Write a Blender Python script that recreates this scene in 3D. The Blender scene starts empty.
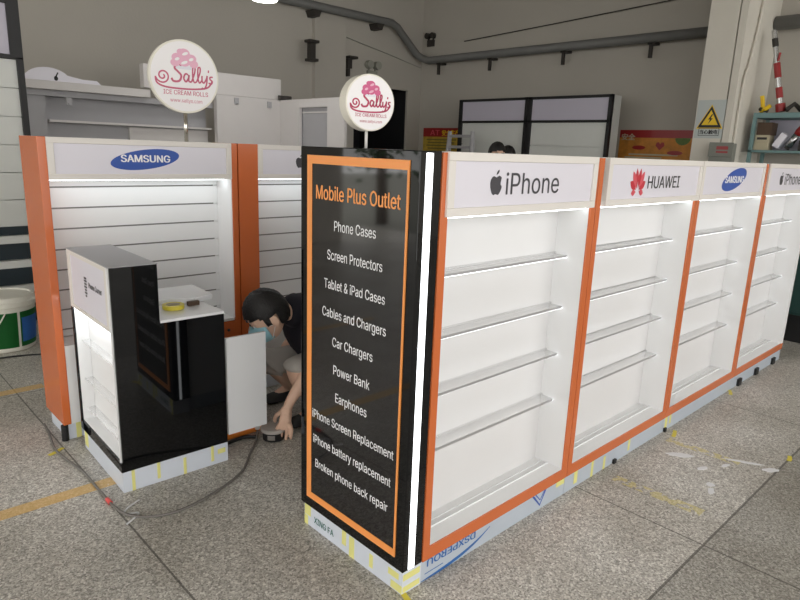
import bpy, bmesh, math, random
from mathutils import Vector, Matrix
random.seed(4)
sc = bpy.context.scene
col = sc.collection
PI = math.pi
V = Vector

# ------------------------------------------------------------------ materials
def s2l(c):
    return c/12.92 if c <= .04045 else ((c+.055)/1.055)**2.4
def rgb(r, g, b):
    return (s2l(r/255), s2l(g/255), s2l(b/255), 1)
def mat(name, c, rough=.5, metal=0, spec=.5, emit=None, es=0, trans=0, coat=0, var=0, vscale=6, bump=0, bscale=40):
    m = bpy.data.materials.new(name); m.use_nodes = True
    n = m.node_tree.nodes; l = m.node_tree.links; b = n['Principled BSDF']
    b.inputs['Base Color'].default_value = c
    b.inputs['Roughness'].default_value = rough
    b.inputs['Metallic'].default_value = metal
    b.inputs['Specular IOR Level'].default_value = spec
    b.inputs['Transmission Weight'].default_value = trans
    b.inputs['Coat Weight'].default_value = coat
    b.inputs['Coat Roughness'].default_value = .05
    if emit:
        b.inputs['Emission Color'].default_value = emit
        b.inputs['Emission Strength'].default_value = es
    tc = n.new('ShaderNodeTexCoord')
    if var:
        t = n.new('ShaderNodeTexNoise'); t.inputs['Scale'].default_value = vscale; t.inputs['Detail'].default_value = 5
        l.new(tc.outputs['Object'], t.inputs['Vector'])
        mx = n.new('ShaderNodeMix'); mx.data_type = 'RGBA'
        mx.inputs['A'].default_value = tuple(x*(1-var) for x in c[:3])+(1,)
        mx.inputs['B'].default_value = tuple(min(1, x*(1+var)) for x in c[:3])+(1,)
        l.new(t.outputs['Fac'], mx.inputs['Factor']); l.new(mx.outputs['Result'], b.inputs['Base Color'])
    if bump:
        t2 = n.new('ShaderNodeTexNoise'); t2.inputs['Scale'].default_value = bscale
        l.new(tc.outputs['Object'], t2.inputs['Vector'])
        bp = n.new('ShaderNodeBump'); bp.inputs['Strength'].default_value = bump; bp.inputs['Distance'].default_value = .01
        l.new(t2.outputs['Fac'], bp.inputs['Height']); l.new(bp.outputs['Normal'], b.inputs['Normal'])
    return m

M = {}
M['orange'] = mat('orange_laminate', rgb(206, 106, 54), .22, coat=.3, var=.04, vscale=3)
M['orange_vinyl'] = mat('orange_vinyl', rgb(250, 160, 86), .35)
M['white'] = mat('white_board', rgb(232, 232, 232), .45, var=.02)
M['whitegloss'] = mat('white_gloss', rgb(235, 236, 238), .2, coat=.3)
M['cream'] = mat('cream_frame', rgb(228, 223, 217), .4, var=.02)
M['lavender'] = mat('acrylic_panel', rgb(226, 223, 232), .3)
M['black'] = mat('black_gloss', rgb(7, 8, 10), .035, spec=.4)
M['blackvinyl'] = mat('black_vinyl', rgb(11, 10, 15), .05, spec=1.0)
M['blackmatt'] = mat('black_matt', rgb(18, 18, 20), .5)
M['led'] = mat('led_diffuser', rgb(255, 255, 255), .5, emit=(.93, .97, 1, 1), es=2.2)
M['ledcool'] = mat('led_tape', rgb(255, 255, 255), .5, emit=(.9, .97, 1, 1), es=3.8)
M['ledshelf'] = mat('led_shelf_strip', rgb(255, 255, 255), .5, emit=(.92, .97, 1, 1), es=2.6)
M['ledbright'] = mat('led_bright', rgb(255, 255, 255), .5, emit=(.92, .97, 1, 1), es=9)
M['backpanel'] = mat('niche_back', rgb(220, 219, 219), .4, var=.02)
M['film'] = mat('protective_film', rgb(212, 218, 228), .28, var=.06, vscale=9)
M['filmgrey'] = mat('brushed_steel_film', rgb(190, 199, 210), .3, metal=.1, var=.08, vscale=8)
M['tape'] = mat('masking_tape', rgb(226, 222, 140), .6, var=.05)
M['acrylic'] = mat('shelf_acrylic', rgb(240, 241, 242), .35, spec=.3)
M['shelfedge'] = mat('shelf_edge_metal', rgb(176, 175, 176), .35, metal=.4)
M['groove'] = mat('slat_groove', rgb(120, 118, 116), .5, metal=.3)
M['darkgrey'] = mat('dark_grey_ink', rgb(62, 60, 66), .5)
M['textwhite'] = mat('white_vinyl_letters', rgb(240, 240, 242), .5)
M['blue'] = mat('logo_blue', rgb(46, 84, 170), .4, var=.08)
M['red'] = mat('logo_red', rgb(196, 40, 56), .4)
M['redpale'] = mat('logo_red_pale', rgb(214, 84, 96), .4)
M['ink'] = mat('black_ink', rgb(30, 28, 30), .5)
M['greenink'] = mat('green_ink', rgb(40, 100, 90), .5)
M['blueink'] = mat('blue_ink', rgb(40, 100, 170), .5)
M['pink'] = mat('sign_pink', rgb(206, 92, 138), .5, var=.15, vscale=40)
M['pinkpale'] = mat('sign_pink_pale', rgb(232, 178, 200), .5)
M['rose'] = mat('sign_rose', rgb(200, 96, 124), .5)
M['crimson'] = mat('sign_crimson', rgb(176, 44, 84), .5)
M['signwhite'] = mat('sign_face', rgb(240, 237, 238), .35)
M['signrim'] = mat('sign_rim', rgb(232, 228, 216), .4)
M['chrome'] = mat('chrome', rgb(220, 215, 205), .12, metal=1)
M['pole'] = mat('white_pole', rgb(232, 230, 226), .3)
M['wall'] = mat('plaster', rgb(180, 175, 166), .9, var=.08, vscale=.9, bump=.15)
M['column'] = mat('pillar_paint', rgb(214, 209, 198), .8, var=.06, vscale=2.5)
M['greypaint'] = mat('grey_paint', rgb(150, 150, 140), .7, var=.06)
M['ceil'] = mat('ceiling_paint', rgb(180, 176, 170), .9, var=.04)
M['pipe'] = mat('pipe_steel', rgb(112, 112, 110), .6, metal=.2, var=.1)
M['dark'] = mat('dark_iron', rgb(48, 44, 40), .6, var=.2)
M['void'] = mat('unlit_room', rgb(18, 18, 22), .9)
M['booth'] = mat('booth_white', rgb(212, 208, 206), .5, var=.03)
M['boothgrey'] = mat('booth_grey', rgb(170, 169, 172), .5, var=.04)
M['standwhite'] = mat('stand_white', rgb(214, 216, 212), .4, var=.03)
M['standlav'] = mat('stand_lightbox', rgb(190, 186, 200), .35)
M['glassdark'] = mat('dark_glass', rgb(44, 54, 60), .08)
M['teal'] = mat('rack_teal', rgb(112, 142, 142), .5, var=.06)
M['tealdark'] = mat('machine_green', rgb(38, 70, 66), .4, var=.1)
M['brownbox'] = mat('brown_carton', rgb(84, 66, 52), .8, var=.1)
M['beigebox'] = mat('beige_carton', rgb(186, 176, 150), .8, var=.06)
M['yellow'] = mat('safety_yellow', rgb(236, 196, 30), .5)
M['yellowtape'] = mat('yellow_tape', rgb(220, 204, 70), .4)
M['toolred'] = mat('tool_red', rgb(150, 30, 32), .35)
M['steel'] = mat('steel', rgb(200, 200, 200), .25, metal=.9)
M['signgrey'] = mat('sign_plate', rgb(186, 192, 190), .5)
M['boxgrey'] = mat('electric_box', rgb(128, 130, 122), .6, var=.06)
M['bucketwhite'] = mat('bucket_plastic', rgb(226, 224, 212), .4, var=.02)
M['bucketgreen'] = mat('bucket_label_green', rgb(28, 120, 52), .45, var=.15, vscale=4)
M['bucketblue'] = mat('bucket_label_blue', rgb(70, 134, 220), .45, var=.25, vscale=6)
M['skin'] = mat('skin', rgb(222, 184, 160), .55, var=.04, vscale=20)
M['hair'] = mat('black_hair', rgb(20, 18, 18), .45, bump=.6, bscale=120)
M['shirt'] = mat('navy_shirt', rgb(24, 22, 34), .85, var=.1, vscale=12, bump=.2)
M['shorts'] = mat('grey_shorts', rgb(176, 171, 164), .9, var=.06, vscale=14, bump=.2)
M['mask'] = mat('mask_blue', rgb(160, 212, 226), .7)
M['shoe'] = mat('dark_shoe', rgb(52, 52, 52), .7)
M['rubber'] = mat('rubber_cable', rgb(112, 108, 103), .6)
M['cordblack'] = mat('black_cable', rgb(24, 24, 24), .5)
M['hazard'] = mat('orange_plastic', rgb(226, 130, 50), .45, var=.25, vscale=30)
M['rollgrey'] = mat('roll_film', rgb(176, 170, 164), .25, var=.04)
M['khaki'] = mat('khaki_cloth', rgb(120, 112, 100), .9, var=.06)
M['lamp'] = mat('lamp_glow', rgb(255, 255, 250), .5, emit=(1, .98, .94, 1), es=3)
M['leaf'] = mat('tree_leaf', rgb(70, 104, 52), .7, var=.4, vscale=3)
M['bark'] = mat('tree_bark', rgb(90, 76, 62), .9)
M['plaster'] = mat('plaster_smear', rgb(222, 222, 224), .7)
M['floorpaint'] = None

def clear(m, a):
    m.node_tree.nodes['Principled BSDF'].inputs['Alpha'].default_value = a
clear(M['acrylic'], .16)
def floor_mat(paint=None, worn=.0, opac=.7):
    m = bpy.data.materials.new('terrazzo' if not paint else 'worn_floor_paint'); m.use_nodes = True
    n = m.node_tree.nodes; l = m.node_tree.links; b = n['Principled BSDF']
    geo = n.new('ShaderNodeNewGeometry')
    def math_(op, a, bb=None, clamp=False):
        q = n.new('ShaderNodeMath'); q.operation = op; q.use_clamp = clamp
        for i, x in enumerate((a, bb)):
            if x is None: continue
            if isinstance(x, (int, float)): q.inputs[i].default_value = x
            else: l.new(x, q.inputs[i])
        return q.outputs[0]
    def mix(f, a, bb, mode='MIX'):
        q = n.new('ShaderNodeMix'); q.data_type = 'RGBA'; q.blend_type = mode
        for s, x in (('Factor', f), ('A', a), ('B', bb)):
            if isinstance(x, (int, float)): q.inputs[s].default_value = x
            elif isinstance(x, tuple): q.inputs[s].default_value = x
            else: l.new(x, q.inputs[s])
        return q.outputs['Result']
    pos = geo.outputs['Position']
    v1 = n.new('ShaderNodeTexVoronoi'); v1.inputs['Scale'].default_value = 140; l.new(pos, v1.inputs['Vector'])
    r1 = n.new('ShaderNodeValToRGB'); sep = n.new('ShaderNodeSeparateColor'); l.new(v1.outputs['Color'], sep.inputs['Color'])
    l.new(sep.outputs[0], r1.inputs['Fac'])
    e = r1.color_ramp.elements; e[0].position = 0; e[0].color = rgb(146, 142, 135); e[1].position = 1; e[1].color = rgb(236, 233, 226)
    for p, c in ((.22, rgb(176, 172, 164)), (.5, rgb(196, 192, 184)), (.78, rgb(210, 206, 198))):
        x = r1.color_ramp.elements.new(p); x.color = c
    v2 = n.new('ShaderNodeTexVoronoi'); v2.inputs['Scale'].default_value = 230; l.new(pos, v2.inputs['Vector'])
    sep2 = n.new('ShaderNodeSeparateColor'); l.new(v2.outputs['Color'], sep2.inputs['Color'])
    dk = math_('LESS_THAN', sep2.outputs[1], .2)
    c = mix(math_('MULTIPLY', dk, .5), r1.outputs['Color'], rgb(104, 100, 97))
    # soft stains
    nz = n.new('ShaderNodeTexNoise'); nz.inputs['Scale'].default_value = 1.7; nz.inputs['Detail'].default_value = 4; l.new(pos, nz.inputs['Vector'])
    st = n.new('ShaderNodeValToRGB'); st.color_ramp.elements[0].position = .38; st.color_ramp.elements[0].color = (.72, .70, .66, 1)
    st.color_ramp.elements[1].position = .62; st.color_ramp.elements[1].color = (1, 1, 1, 1); l.new(nz.outputs['Fac'], st.inputs['Fac'])
    c = mix(.75, c, st.outputs['Color'], 'MULTIPLY')
    sx = n.new('ShaderNodeSeparateXYZ'); l.new(pos, sx.inputs[0]); X, Y = sx.outputs[0], sx.outputs[1]
    # separately cast slabs: the strip beyond the joint is a darker mix
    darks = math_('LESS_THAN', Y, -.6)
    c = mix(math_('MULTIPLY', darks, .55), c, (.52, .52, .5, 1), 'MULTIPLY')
    # joints
    def joint(coord, at, per, w):
        a = math_('ADD', coord, -at + 100*per)
        md = math_('MODULO', a, per)
        return math_('MAXIMUM', math_('LESS_THAN', md, w), math_('GREATER_THAN', md, per-w))
    jx = joint(X, -.56, 1.72, .004); jy = joint(Y, -.6, 3.44, .005)
    j = math_('MAXIMUM', jx, jy)
    c = mix(math_('MULTIPLY', j, .75), c, rgb(70, 66, 60))
    if paint:
        nw = n.new('ShaderNodeTexNoise'); nw.inputs['Scale'].default_value = 22; nw.inputs['Detail'].default_value = 6; l.new(pos, nw.inputs['Vector'])
        f = math_('GREATER_THAN', nw.outputs['Fac'], worn)
        c = mix(math_('MULTIPLY', f, opac), c, paint)
    l.new(c, b.inputs['Base Color'])
    b.inputs['Roughness'].default_value = .42
    b.inputs['Specular IOR Level'].default_value = .35
    return m
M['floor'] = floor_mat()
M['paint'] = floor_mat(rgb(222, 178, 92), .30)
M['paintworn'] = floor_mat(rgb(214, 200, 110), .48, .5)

# ------------------------------------------------------------------ geometry helpers
def bm_new(): return bmesh.new()
def box(bm, x0, x1, y0, y1, z0, z1):
    v = [bm.verts.new(p) for p in ((x0,y0,z0),(x1,y0,z0),(x1,y1,z0),(x0,y1,z0),(x0,y0,z1),(x1,y0,z1),(x1,y1,z1),(x0,y1,z1))]
    for f in ((0,3,2,1),(4,5,6,7),(0,1,5,4),(1,2,6,5),(2,3,7,6),(3,0,4,7)): bm.faces.new([v[i] for i in f])
    return bm
def B(*a):
    bm = bm_new()
    if a and isinstance(a[0], (tuple, list)):
        for q in a: box(bm, *q)
    else: box(bm, *a)
    return bm
def prism(bm, pts, o, u, v, d):
    """polygon pts in the (u,v) plane at o, thickened along d"""
    o, u, v, d = V(o), V(u), V(v), V(d)
    a = [bm.verts.new(o+u*p[0]+v*p[1]) for p in pts]; b = [bm.verts.new(o+u*p[0]+v*p[1]+d) for p in pts]
    n = len(pts)
    bm.faces.new(a[::-1]); bm.faces.new(b)
    for i in range(n): bm.faces.new((a[i], a[(i+1) % n], b[(i+1) % n], b[i]))
    return bm
def tube(bm, pts, r, seg=10, caps=True):
    pts = [V(p) for p in pts]; rings = []
    rr = r if isinstance(r, (list, tuple)) else [r]*len(pts)
    up = V((0, 0, 1))
    prev = None
    for i, p in enumerate(pts):
        t = (pts[min(i+1, len(pts)-1)]-pts[max(i-1, 0)]).normalized()
        if prev is None:
            a = t.cross(up if abs(t.z) < .9 else V((1, 0, 0))).normalized()
        else:
            a = (prev-t*prev.dot(t)).normalized()
        prev = a; b = t.cross(a)
        rings.append([bm.verts.new(p+(a*math.cos(2*PI*k/seg)+b*math.sin(2*PI*k/seg))*rr[i]) for k in range(seg)])
    for i in range(len(rings)-1):
        for k in range(seg):
            bm.faces.new((rings[i][k], rings[i][(k+1) % seg], rings[i+1][(k+1) % seg], rings[i+1][k]))
    if caps: bm.faces.new(rings[0][::-1]); bm.faces.new(rings[-1])
    return bm
def lathe(bm, prof, c=(0, 0, 0), seg=32):
    c = V(c); rings = []
    for r, z in prof:
        rings.append([bm.verts.new(c+V((r*math.cos(2*PI*k/seg), r*math.sin(2*PI*k/seg), z))) for k in range(seg)])
    for i in range(len(rings)-1):
        for k in range(seg): bm.faces.new((rings[i][k], rings[i][(k+1) % seg], rings[i+1][(k+1) % seg], rings[i+1][k]))
    bm.faces.new(rings[0][::-1]); bm.faces.new(rings[-1])
    return bm
def cyl(bm, p0, p1, r, seg=20): return tube(bm, [p0, p1], r, seg)
def smooth_path(pts, n=8):
    P = [V(p) for p in pts]; out = []
    for i in range(len(P)-1):
        p0, p1, p2, p3 = P[max(i-1, 0)], P[i], P[i+1], P[min(i+2, len(P)-1)]
        for k in range(n):
            t = k/n
            out.append(.5*((2*p1)+(p2-p0)*t+(2*p0-5*p1+4*p2-p3)*t*t+(3*p1-p0-3*p2+p3)*t**3))
    out.append(P[-1]); return out

def worldmat(o):
    m = o.matrix_basis.copy(); p = o.parent
    while p: m = p.matrix_basis @ m; p = p.parent
    return m
def obj(name, bm, m, parent=None, bevel=0, smooth=False, label=None, local=False):
    """link a bmesh (given in world coordinates unless local) as one mesh object"""
    me = bpy.data.meshes.new(name)
    if isinstance(bm, bpy.types.Mesh): me = bm
    else:
        if 'lettering' not in name: bmesh.ops.recalc_face_normals(bm, faces=bm.faces[:])
        if parent and not local: bm.transform(worldmat(parent).inverted())
        bm.to_mesh(me); bm.free()
    o = bpy.data.objects.new(name, me); col.objects.link(o)
    me.materials.clear(); me.materials.append(m)
    if parent: o.parent = parent
    if bevel:
        md = o.modifiers.new('bevel', 'BEVEL'); md.width = bevel; md.segments = 2; md.limit_method = 'ANGLE'; md.angle_limit = .7
    if smooth:
        for p in me.polygons: p.use_smooth = True
    if label: o['label'] = label
    return o
def tag(o, label, cat, group=None, kind=None):
    o['label'] = label; o['category'] = cat
    if group: o['group'] = group
    if kind: o['kind'] = kind
    return o
def thing(name, loc, label, cat, rotz=0, group=None):
    o = bpy.data.objects.new(name, None); col.objects.link(o)
    o.location = loc; o.rotation_euler = (0, 0, rotz); o.empty_display_size = .1
    return tag(o, label, cat, group)
def solo(name, bm, m, label, cat, group=None, **k):
    """a thing that is one mesh; its origin goes to the base of its shape"""
    xs = [v.co.copy() for v in bm.verts]
    c = sum(xs, V())/len(xs); c.z = min(x.z for x in xs)
    for v in bm.verts: v.co -= c
    o = obj(name, bm, m, **k); o.location = c
    return tag(o, label, cat, group)
def struct(name, bm, m, label=None, **k):
    o = obj(name, bm, m, **k); o['kind'] = 'structure'
    if label: o['label'] = label; o['category'] = name.split('_')[0]
    return o

FONT = CJK = None
try:
    import os
    _fd = os.path.join(bpy.utils.system_resource('DATAFILES'), 'fonts')
    FONT = bpy.data.fonts.load(os.path.join(_fd, 'Inter.woff2'))
    CJK = bpy.data.fonts.load(os.path.join(_fd, 'Noto Sans CJK Regular.woff2'))
except Exception:
    pass
def text_loops(body):
    """the letters' outlines as closed 2-D loops"""
    cu = bpy.data.curves.new('t', 'FONT'); cu.body = body; cu.size = 1; cu.resolution_u = 4; cu.fill_mode = 'NONE'
    f = CJK if any(ord(ch) > 0x2fff for ch in body) else FONT
    if f: cu.font = f
    ob = bpy.data.objects.new('t', cu); col.objects.link(ob)
    me = bpy.data.meshes.new_from_object(ob.evaluated_get(bpy.context.evaluated_depsgraph_get()))
    nb = {}
    for e in me.edges:
        p, q = e.vertices; nb.setdefault(p, []).append(q); nb.setdefault(q, []).append(p)
    co = [(v.co.x, v.co.y) for v in me.vertices]; seen = set(); loops = []
    # keep the stored direction of each outline
    nxt = {e.vertices[0]: e.vertices[1] for e in me.edges}
    for st in list(nb):
        if st in seen: continue
        lp = [st]; seen.add(st); cur = st
        while True:
            n = nxt.get(cur)
            if n is None or n in seen:
                c = [q for q in nb[cur] if q not in seen]
                if not c: break
                n = c[0]
            seen.add(n); lp.append(n); cur = n
        pts = []
        for i in lp:
            if not pts or (abs(co[i][0]-pts[-1][0])+abs(co[i][1]-pts[-1][1])) > 1e-4: pts.append(co[i])
        if len(pts) > 2: loops.append(pts)
    bpy.data.objects.remove(ob); bpy.data.curves.remove(cu); bpy.data.meshes.remove(me)
    return loops
def fill_loops(loops, extra=10):
    """trapezoids covering everything the outlines wind around (overlapping strokes join up)"""
    E = []
    for p in loops:
        for i in range(len(p)):
            (xa, ya), (xb, yb) = p[i-1], p[i]
            if abs(ya-yb) > 1e-7: E.append((xa, ya, xb, yb, 1) if ya < yb else (xb, yb, xa, ya, -1))
    ys = sorted({round(q[1], 5) for p in loops for q in p}); y0, y1 = ys[0], ys[-1]
    ys = sorted(set(ys) | {y0+(y1-y0)*k/extra for k in range(1, extra)})
    out = []
    for lo, hi in zip(ys[:-1], ys[1:]):
        if hi-lo < 2e-5: continue
        m = (lo+hi)/2; X = []
        for xa, ya, xb, yb, d in E:
            if ya <= m < yb:
                k = (xb-xa)/(yb-ya); X.append((xa+k*(m-ya), xa+k*(lo-ya), xa+k*(hi-ya), d))
        X.sort(); w = 0; st = None
        for q in X:
            if w == 0: st = q
            w += q[3]
            if w == 0: out.append(((st[1], lo), (q[1], lo), (q[2], hi), (st[2], hi)))
    return out
def text_bm(body, o, u, v, width=None, height=None, depth=.0008, bold=0, shear=0, align='L', vfit='cap'):
    """vinyl lettering: u, v are unit directions of reading and of the letters' up; bm in world coordinates"""
    loops = text_loops(body); bm = bm_new()
    if not loops: return bm
    groups = []
    for p in sorted(loops, key=lambda p: min(q[0] for q in p)):
        a, b = min(q[0] for q in p), max(q[0] for q in p)
        if groups and a < groups[-1][1]-.005: groups[-1][0].append(p); groups[-1][1] = max(groups[-1][1], b)
        else: groups.append([[p], b])
    xs = [q[0] for p in loops for q in p]; ys = [q[1] for p in loops for q in p]
    x0, x1, y0, y1 = min(xs), max(xs), min(ys), max(ys)
    if vfit == 'cap': y0 = 0
    sy = height/(y1-y0); sx = width/(x1-x0) if width else sy
    w = (x1-x0)*sx; sh = {'L': 0, 'C': -w/2, 'R': -w}[align]
    o, u, v = V(o), V(u).normalized(), V(v).normalized(); nrm = u.cross(v)*depth
    for g, _ in groups:
        if bold: g = [[(x+dx, y+dy) for x, y in p] for p in g for dx, dy in ((-bold, 0), (bold, 0), (0, bold*.6))]
        for quad in fill_loops(g):
            vs = [bm.verts.new(o+u*((x-x0)*sx+sh)+v*((y-y0)*sy)+nrm) for x, y in quad]
            bm.faces.new(vs)
    return bm
def merge(*bms):
    out = bm_new()
    for b in bms:
        me = bpy.data.meshes.new('x'); b.to_mesh(me); b.free(); out.from_mesh(me); bpy.data.meshes.remove(me)
    return out
def ellipse(rx, ry, rot=0, n=48, c=(0, 0)):
    return [(c[0]+rx*math.cos(t)*math.cos(rot)-ry*math.sin(t)*math.sin(rot), c[1]+rx*math.cos(t)*math.sin(rot)+ry*math.sin(t)*math.cos(rot)) for t in [2*PI*k/n for k in range(n)]]
def ribbon(bm, pts, w, o, u, v, d):
    """a pen stroke of varying width laid on the (u,v) plane"""
    P = [V((p[0], p[1])) for p in pts]; n = len(P); L = []; R = []
    for i in range(n):
        t = (P[min(i+1, n-1)]-P[max(i-1, 0)]); t = t.normalized() if t.length > 1e-9 else V((1, 0))
        ww = w(i/(n-1)) if callable(w) else w
        nn = V((-t.y, t.x))*ww/2
        L.append(P[i]+nn); R.append(P[i]-nn)
    o, u, v, d = V(o), V(u), V(v), V(d)
    f = lambda p, k: bm.verts.new(o+u*p.x+v*p.y+d*k)
    a = [(f(L[i], 0), f(R[i], 0), f(L[i], 1), f(R[i], 1)) for i in range(n)]
    for i in range(n-1):
        p, q = a[i], a[i+1]
        bm.faces.new((p[2], p[3], q[3], q[2])); bm.faces.new((p[0], q[0], q[1], p[1]))
        bm.faces.new((p[0], p[2], q[2], q[0])); bm.faces.new((p[1], q[1], q[3], p[3]))
    bm.faces.new((a[0][0], a[0][1], a[0][3], a[0][2])); bm.faces.new((a[-1][0], a[-1][2], a[-1][3], a[-1][1]))
    return bm
EX, EY, EZ = V((1, 0, 0)), V((0, 1, 0)), V((0, 0, 1))

# ------------------------------------------------------------------ the room
struct('floor', B(-7, 7.6, -7, 8.5, -.1, 0), M['floor'])
wb = B((-5.25, 5.46, 7, 7.05, 0, 4.6), (6.68, 7.6, 7, 7.05, 0, 4.6), (5.46, 6.68, 7, 7.05, 2.56, 4.6))
struct('wall_back', wb, M['wall'])
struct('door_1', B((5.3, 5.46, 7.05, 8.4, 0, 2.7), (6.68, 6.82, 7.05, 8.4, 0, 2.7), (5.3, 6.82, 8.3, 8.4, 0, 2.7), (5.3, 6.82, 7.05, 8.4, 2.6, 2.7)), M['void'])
struct('wall_right', B(7.0, 7.2, -7, 7, 0, 4.6), M['wall'])
struct('wall_left', B((-7, -6.8, -7, 7, 3.9, 4.6), (-7, -6.8, -3.4, -2.9, 0, 3.9), (-7, -6.8, 2.4, 2.8, 0, 3.9)), M['wall'])
struct('ceiling', B(-7, 7.2, -7, 7.2, 4.6, 4.75), M['ceil'])
struct('pillar_back', B(4.62, 5.22, 6.93, 7.0, 0, 4.6), M['wall'])
pl = struct('pillar_right', B((6.0, 6.12, 1.36, 1.66, 0, 4.6), (6.1, 7.0, 1.28, 1.66, 0, 4.6)), M['column'])
obj('corner_strip', B(6.0, 6.1, 1.275, 1.345, 0, 4.6), M['column'], pl)
obj('recess', B(6.03, 6.1, 1.345, 1.36, 0, 4.6), M['greypaint'], pl)

# painted lines and marks on the floor
def decal(name, pts, m, z=.0012):
    return struct(name, prism(bm_new(), pts, (0, 0, 0), EX, EY, (0, 0, z)), m)
decal('trim_1', [(-2.4, 1.42), (-.40, 1.405), (-.40, 1.482), (-2.4, 1.50)], M['paint'])
decal('trim_2', [(-2.4, 2.87), (-.40, 2.87), (-.40, 2.95), (-2.4, 2.95)], M['paint'])
decal('trim_3', [(1.37, -.50), (1.44, -.50), (1.42, -.08), (1.36, -.08)], M['paintworn'])
decal('trim_4', [(2.02, -.44), (2.08, -.44), (2.07, -.06), (2.01, -.06)], M['paintworn'])
def blob(cx, cy, rx, ry, rot, seed):
    r = random.Random(seed)
    return [(cx+math.cos(rot)*a-math.sin(rot)*b, cy+math.sin(rot)*a+math.cos(rot)*b) for a, b in [(rx*(.75+.4*r.random())*math.cos(2*PI*k/18), ry*(.75+.4*r.random())*math.sin(2*PI*k/18)) for k in range(18)]]
for i, (x, y, rx, ry, ro) in enumerate(((1.90, -.19, .07, .025, -.9), (2.09, -.45, .10, .014, -1.1), (2.105, -.575, .045, .022, -.6), (1.70, -.424, .022, .02, 0), (1.64, -.45, .035, .016, .3), (1.84, -.33, .035, .016, -.4), (1.97, -.40, .03, .012, -.3))):
    decal('trim_%d' % (5+i), blob(x, y, rx, ry, ro, i), M['plaster'], .0018)

# ------------------------------------------------------------------ kiosk: sign column
H, P0 = 1.55, .091
D = .623
t = thing('sign_tower', (.05, .31, 0), 'glossy black end column with the orange framed list of phone services', 'sign tower')
obj('body', B((0, .0965, .0, D, P0, H)), M['black'], t, bevel=.003)
fr = B((-.004, 0, .041, .577, 1.490, 1.52), (-.004, 0, .041, .577, .137, .166), (-.004, 0, .041, .049, .166, 1.49), (-.004, 0, .548, .577, .166, 1.49))
obj('sign_border', fr, M['orange_vinyl'], t)
obj('sign_panel', B(-.002, 0, .049, .548, .166, 1.49), M['blackvinyl'], t)
NY = V((0, -1, 0))
obj('title_lettering', text_bm('Mobile Plus Outlet', (-.0022, .522, 1.366), NY, EZ, .445, .05, .0008, bold=.018), M['orange_vinyl'], t)
lines = [('Phone Cases', .413, .189, 1.278), ('Screen Protectors', .452, .152, 1.171), ('Tablet & iPad Cases', .469, .135, 1.063), ('Cables and Chargers', .479, .125, .955),
         ('Car Chargers', .416, .189, .847), ('Power Bank', .408, .201, .739), ('Earphones', .394, .213, .631), ('iPhone Screen Replacement', .54, .066, .523),
         ('iPhone battery replacement', .533, .076, .415), ('Broken phone back repair', .518, .087, .312)]
obj('service_lettering', merge(*[text_bm(s, (-.0022, a, z-.018), NY, EZ, a-b, .036, .0008, bold=.008) for s, a, b, z in lines]), M['textwhite'], t)
obj('led_strip', B(.026, .056, -.003, .01, P0+.004, H-.006), M['led'], t, bevel=.002)
obj('led_strip', B(.034, .048, D-.01, D+.003, P0+.004, H-.006), M['led'], t, bevel=.002)
pli = obj('plinth', B(.002, .0965, .002, .600, 0, P0), M['film'], t)
for i, (a, b, z0, z1) in enumerate(((.555, .596, .045, .091), (.575, .598, .0, .04), (.32, .345, .03, .091), (.27, .30, 0, .088), (.16, .18, .02, .075), (.02, .075, .052, .078), (.002, .06, .005, .035))):
    obj('tape_strip', B(.0005, .002, a, b, z0, z1), M['tape'], pli)
for a, b, z0, z1 in ((.006, .09, .055, .08), (.006, .09, .008, .03)):
    obj('tape_strip', B(a, b, .0005, .002, z0, z1), M['tape'], pli)
obj('film_lettering', text_bm('XING FA', (.0018, .53, .03), NY, EZ, .13, .028, .0006, bold=.02), M['greenink'], pli)

# ------------------------------------------------------------------ logos
APPLE = [(.02,.88),(.12,.93),(.25,.97),(.38,.93),(.46,.86),(.40,.79),(.36,.70),(.36,.60),(.40,.50),(.50,.43),(.45,.28),(.36,.13),(.26,.02),(.17,-.01),(.08,.02),(0,.04),(-.08,.02),(-.17,-.01),(-.28,.04),(-.38,.18),(-.46,.38),(-.49,.58),(-.45,.77),(-.35,.89),(-.22,.95),(-.10,.92)]
LEAF = [(0, 1.02), (.03, 1.13), (.12, 1.24), (.22, 1.28), (.21, 1.17), (.13, 1.07)]
def apple_logo(par, x, y, z, h, w):
    bm = bm_new(); s = h/1.28
    for pts in (APPLE, LEAF): prism(bm, [(p[0]*w, p[1]*s) for p in pts], (x, y, z), EX, EZ, (0, -.0012, 0))
    bmesh.ops.triangulate(bm, faces=bm.faces[:], ngon_method='EAR_CLIP')
    return obj('apple_logo', bm, M['darkgrey'], par)
def flower_logo(par, x, y, z, w, h):
    bms = [bm_new(), bm_new()]
    for i, (ang, L, wd) in enumerate(((12, 1.0, .29), (37, 1.06, .31), (64, .95, .30), (97, .66, .24))):
        for s in (-1, 1):
            a = math.radians(90-s*ang); r0 = .14
            base = (s*.03, .14); pts = []
            for k in range(15):
                q = k/14; pts.append((r0+(L-r0)*q, wd*math.sin(PI*q**1.25)*.55))
            pts += [(p[0], -p[1]) for p in pts[-2:0:-1]]
            prism(bms[i % 2], [((base[0]+p[0]*math.cos(a)-p[1]*math.sin(a))*w*.55, (base[1]+p[0]*math.sin(a)+p[1]*math.cos(a))*h*.92) for p in pts], (x, y-.0008*(i % 2)-.0001*i, z), EX, EZ, (0, -.0006, 0))
    f = obj('flower_logo', bms[0], M['red'], par); obj('petal', bms[1], M['redpale'], f)
    return f
def oval_logo(par, x, y, z, rx, ry, rot, tw, th, sz=0):
    o = obj('oval_logo', prism(bm_new(), ellipse(rx, ry, rot), (x, y, z), EX, EZ, (0, -.0012, 0)), M['blue'], par)
    obj('lettering', text_bm('SAMSUNG', (x, y-.0013, z-th/2+sz), EX, EZ, tw, th, .0008, bold=.028, align='C'), M['textwhite'], o)

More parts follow.
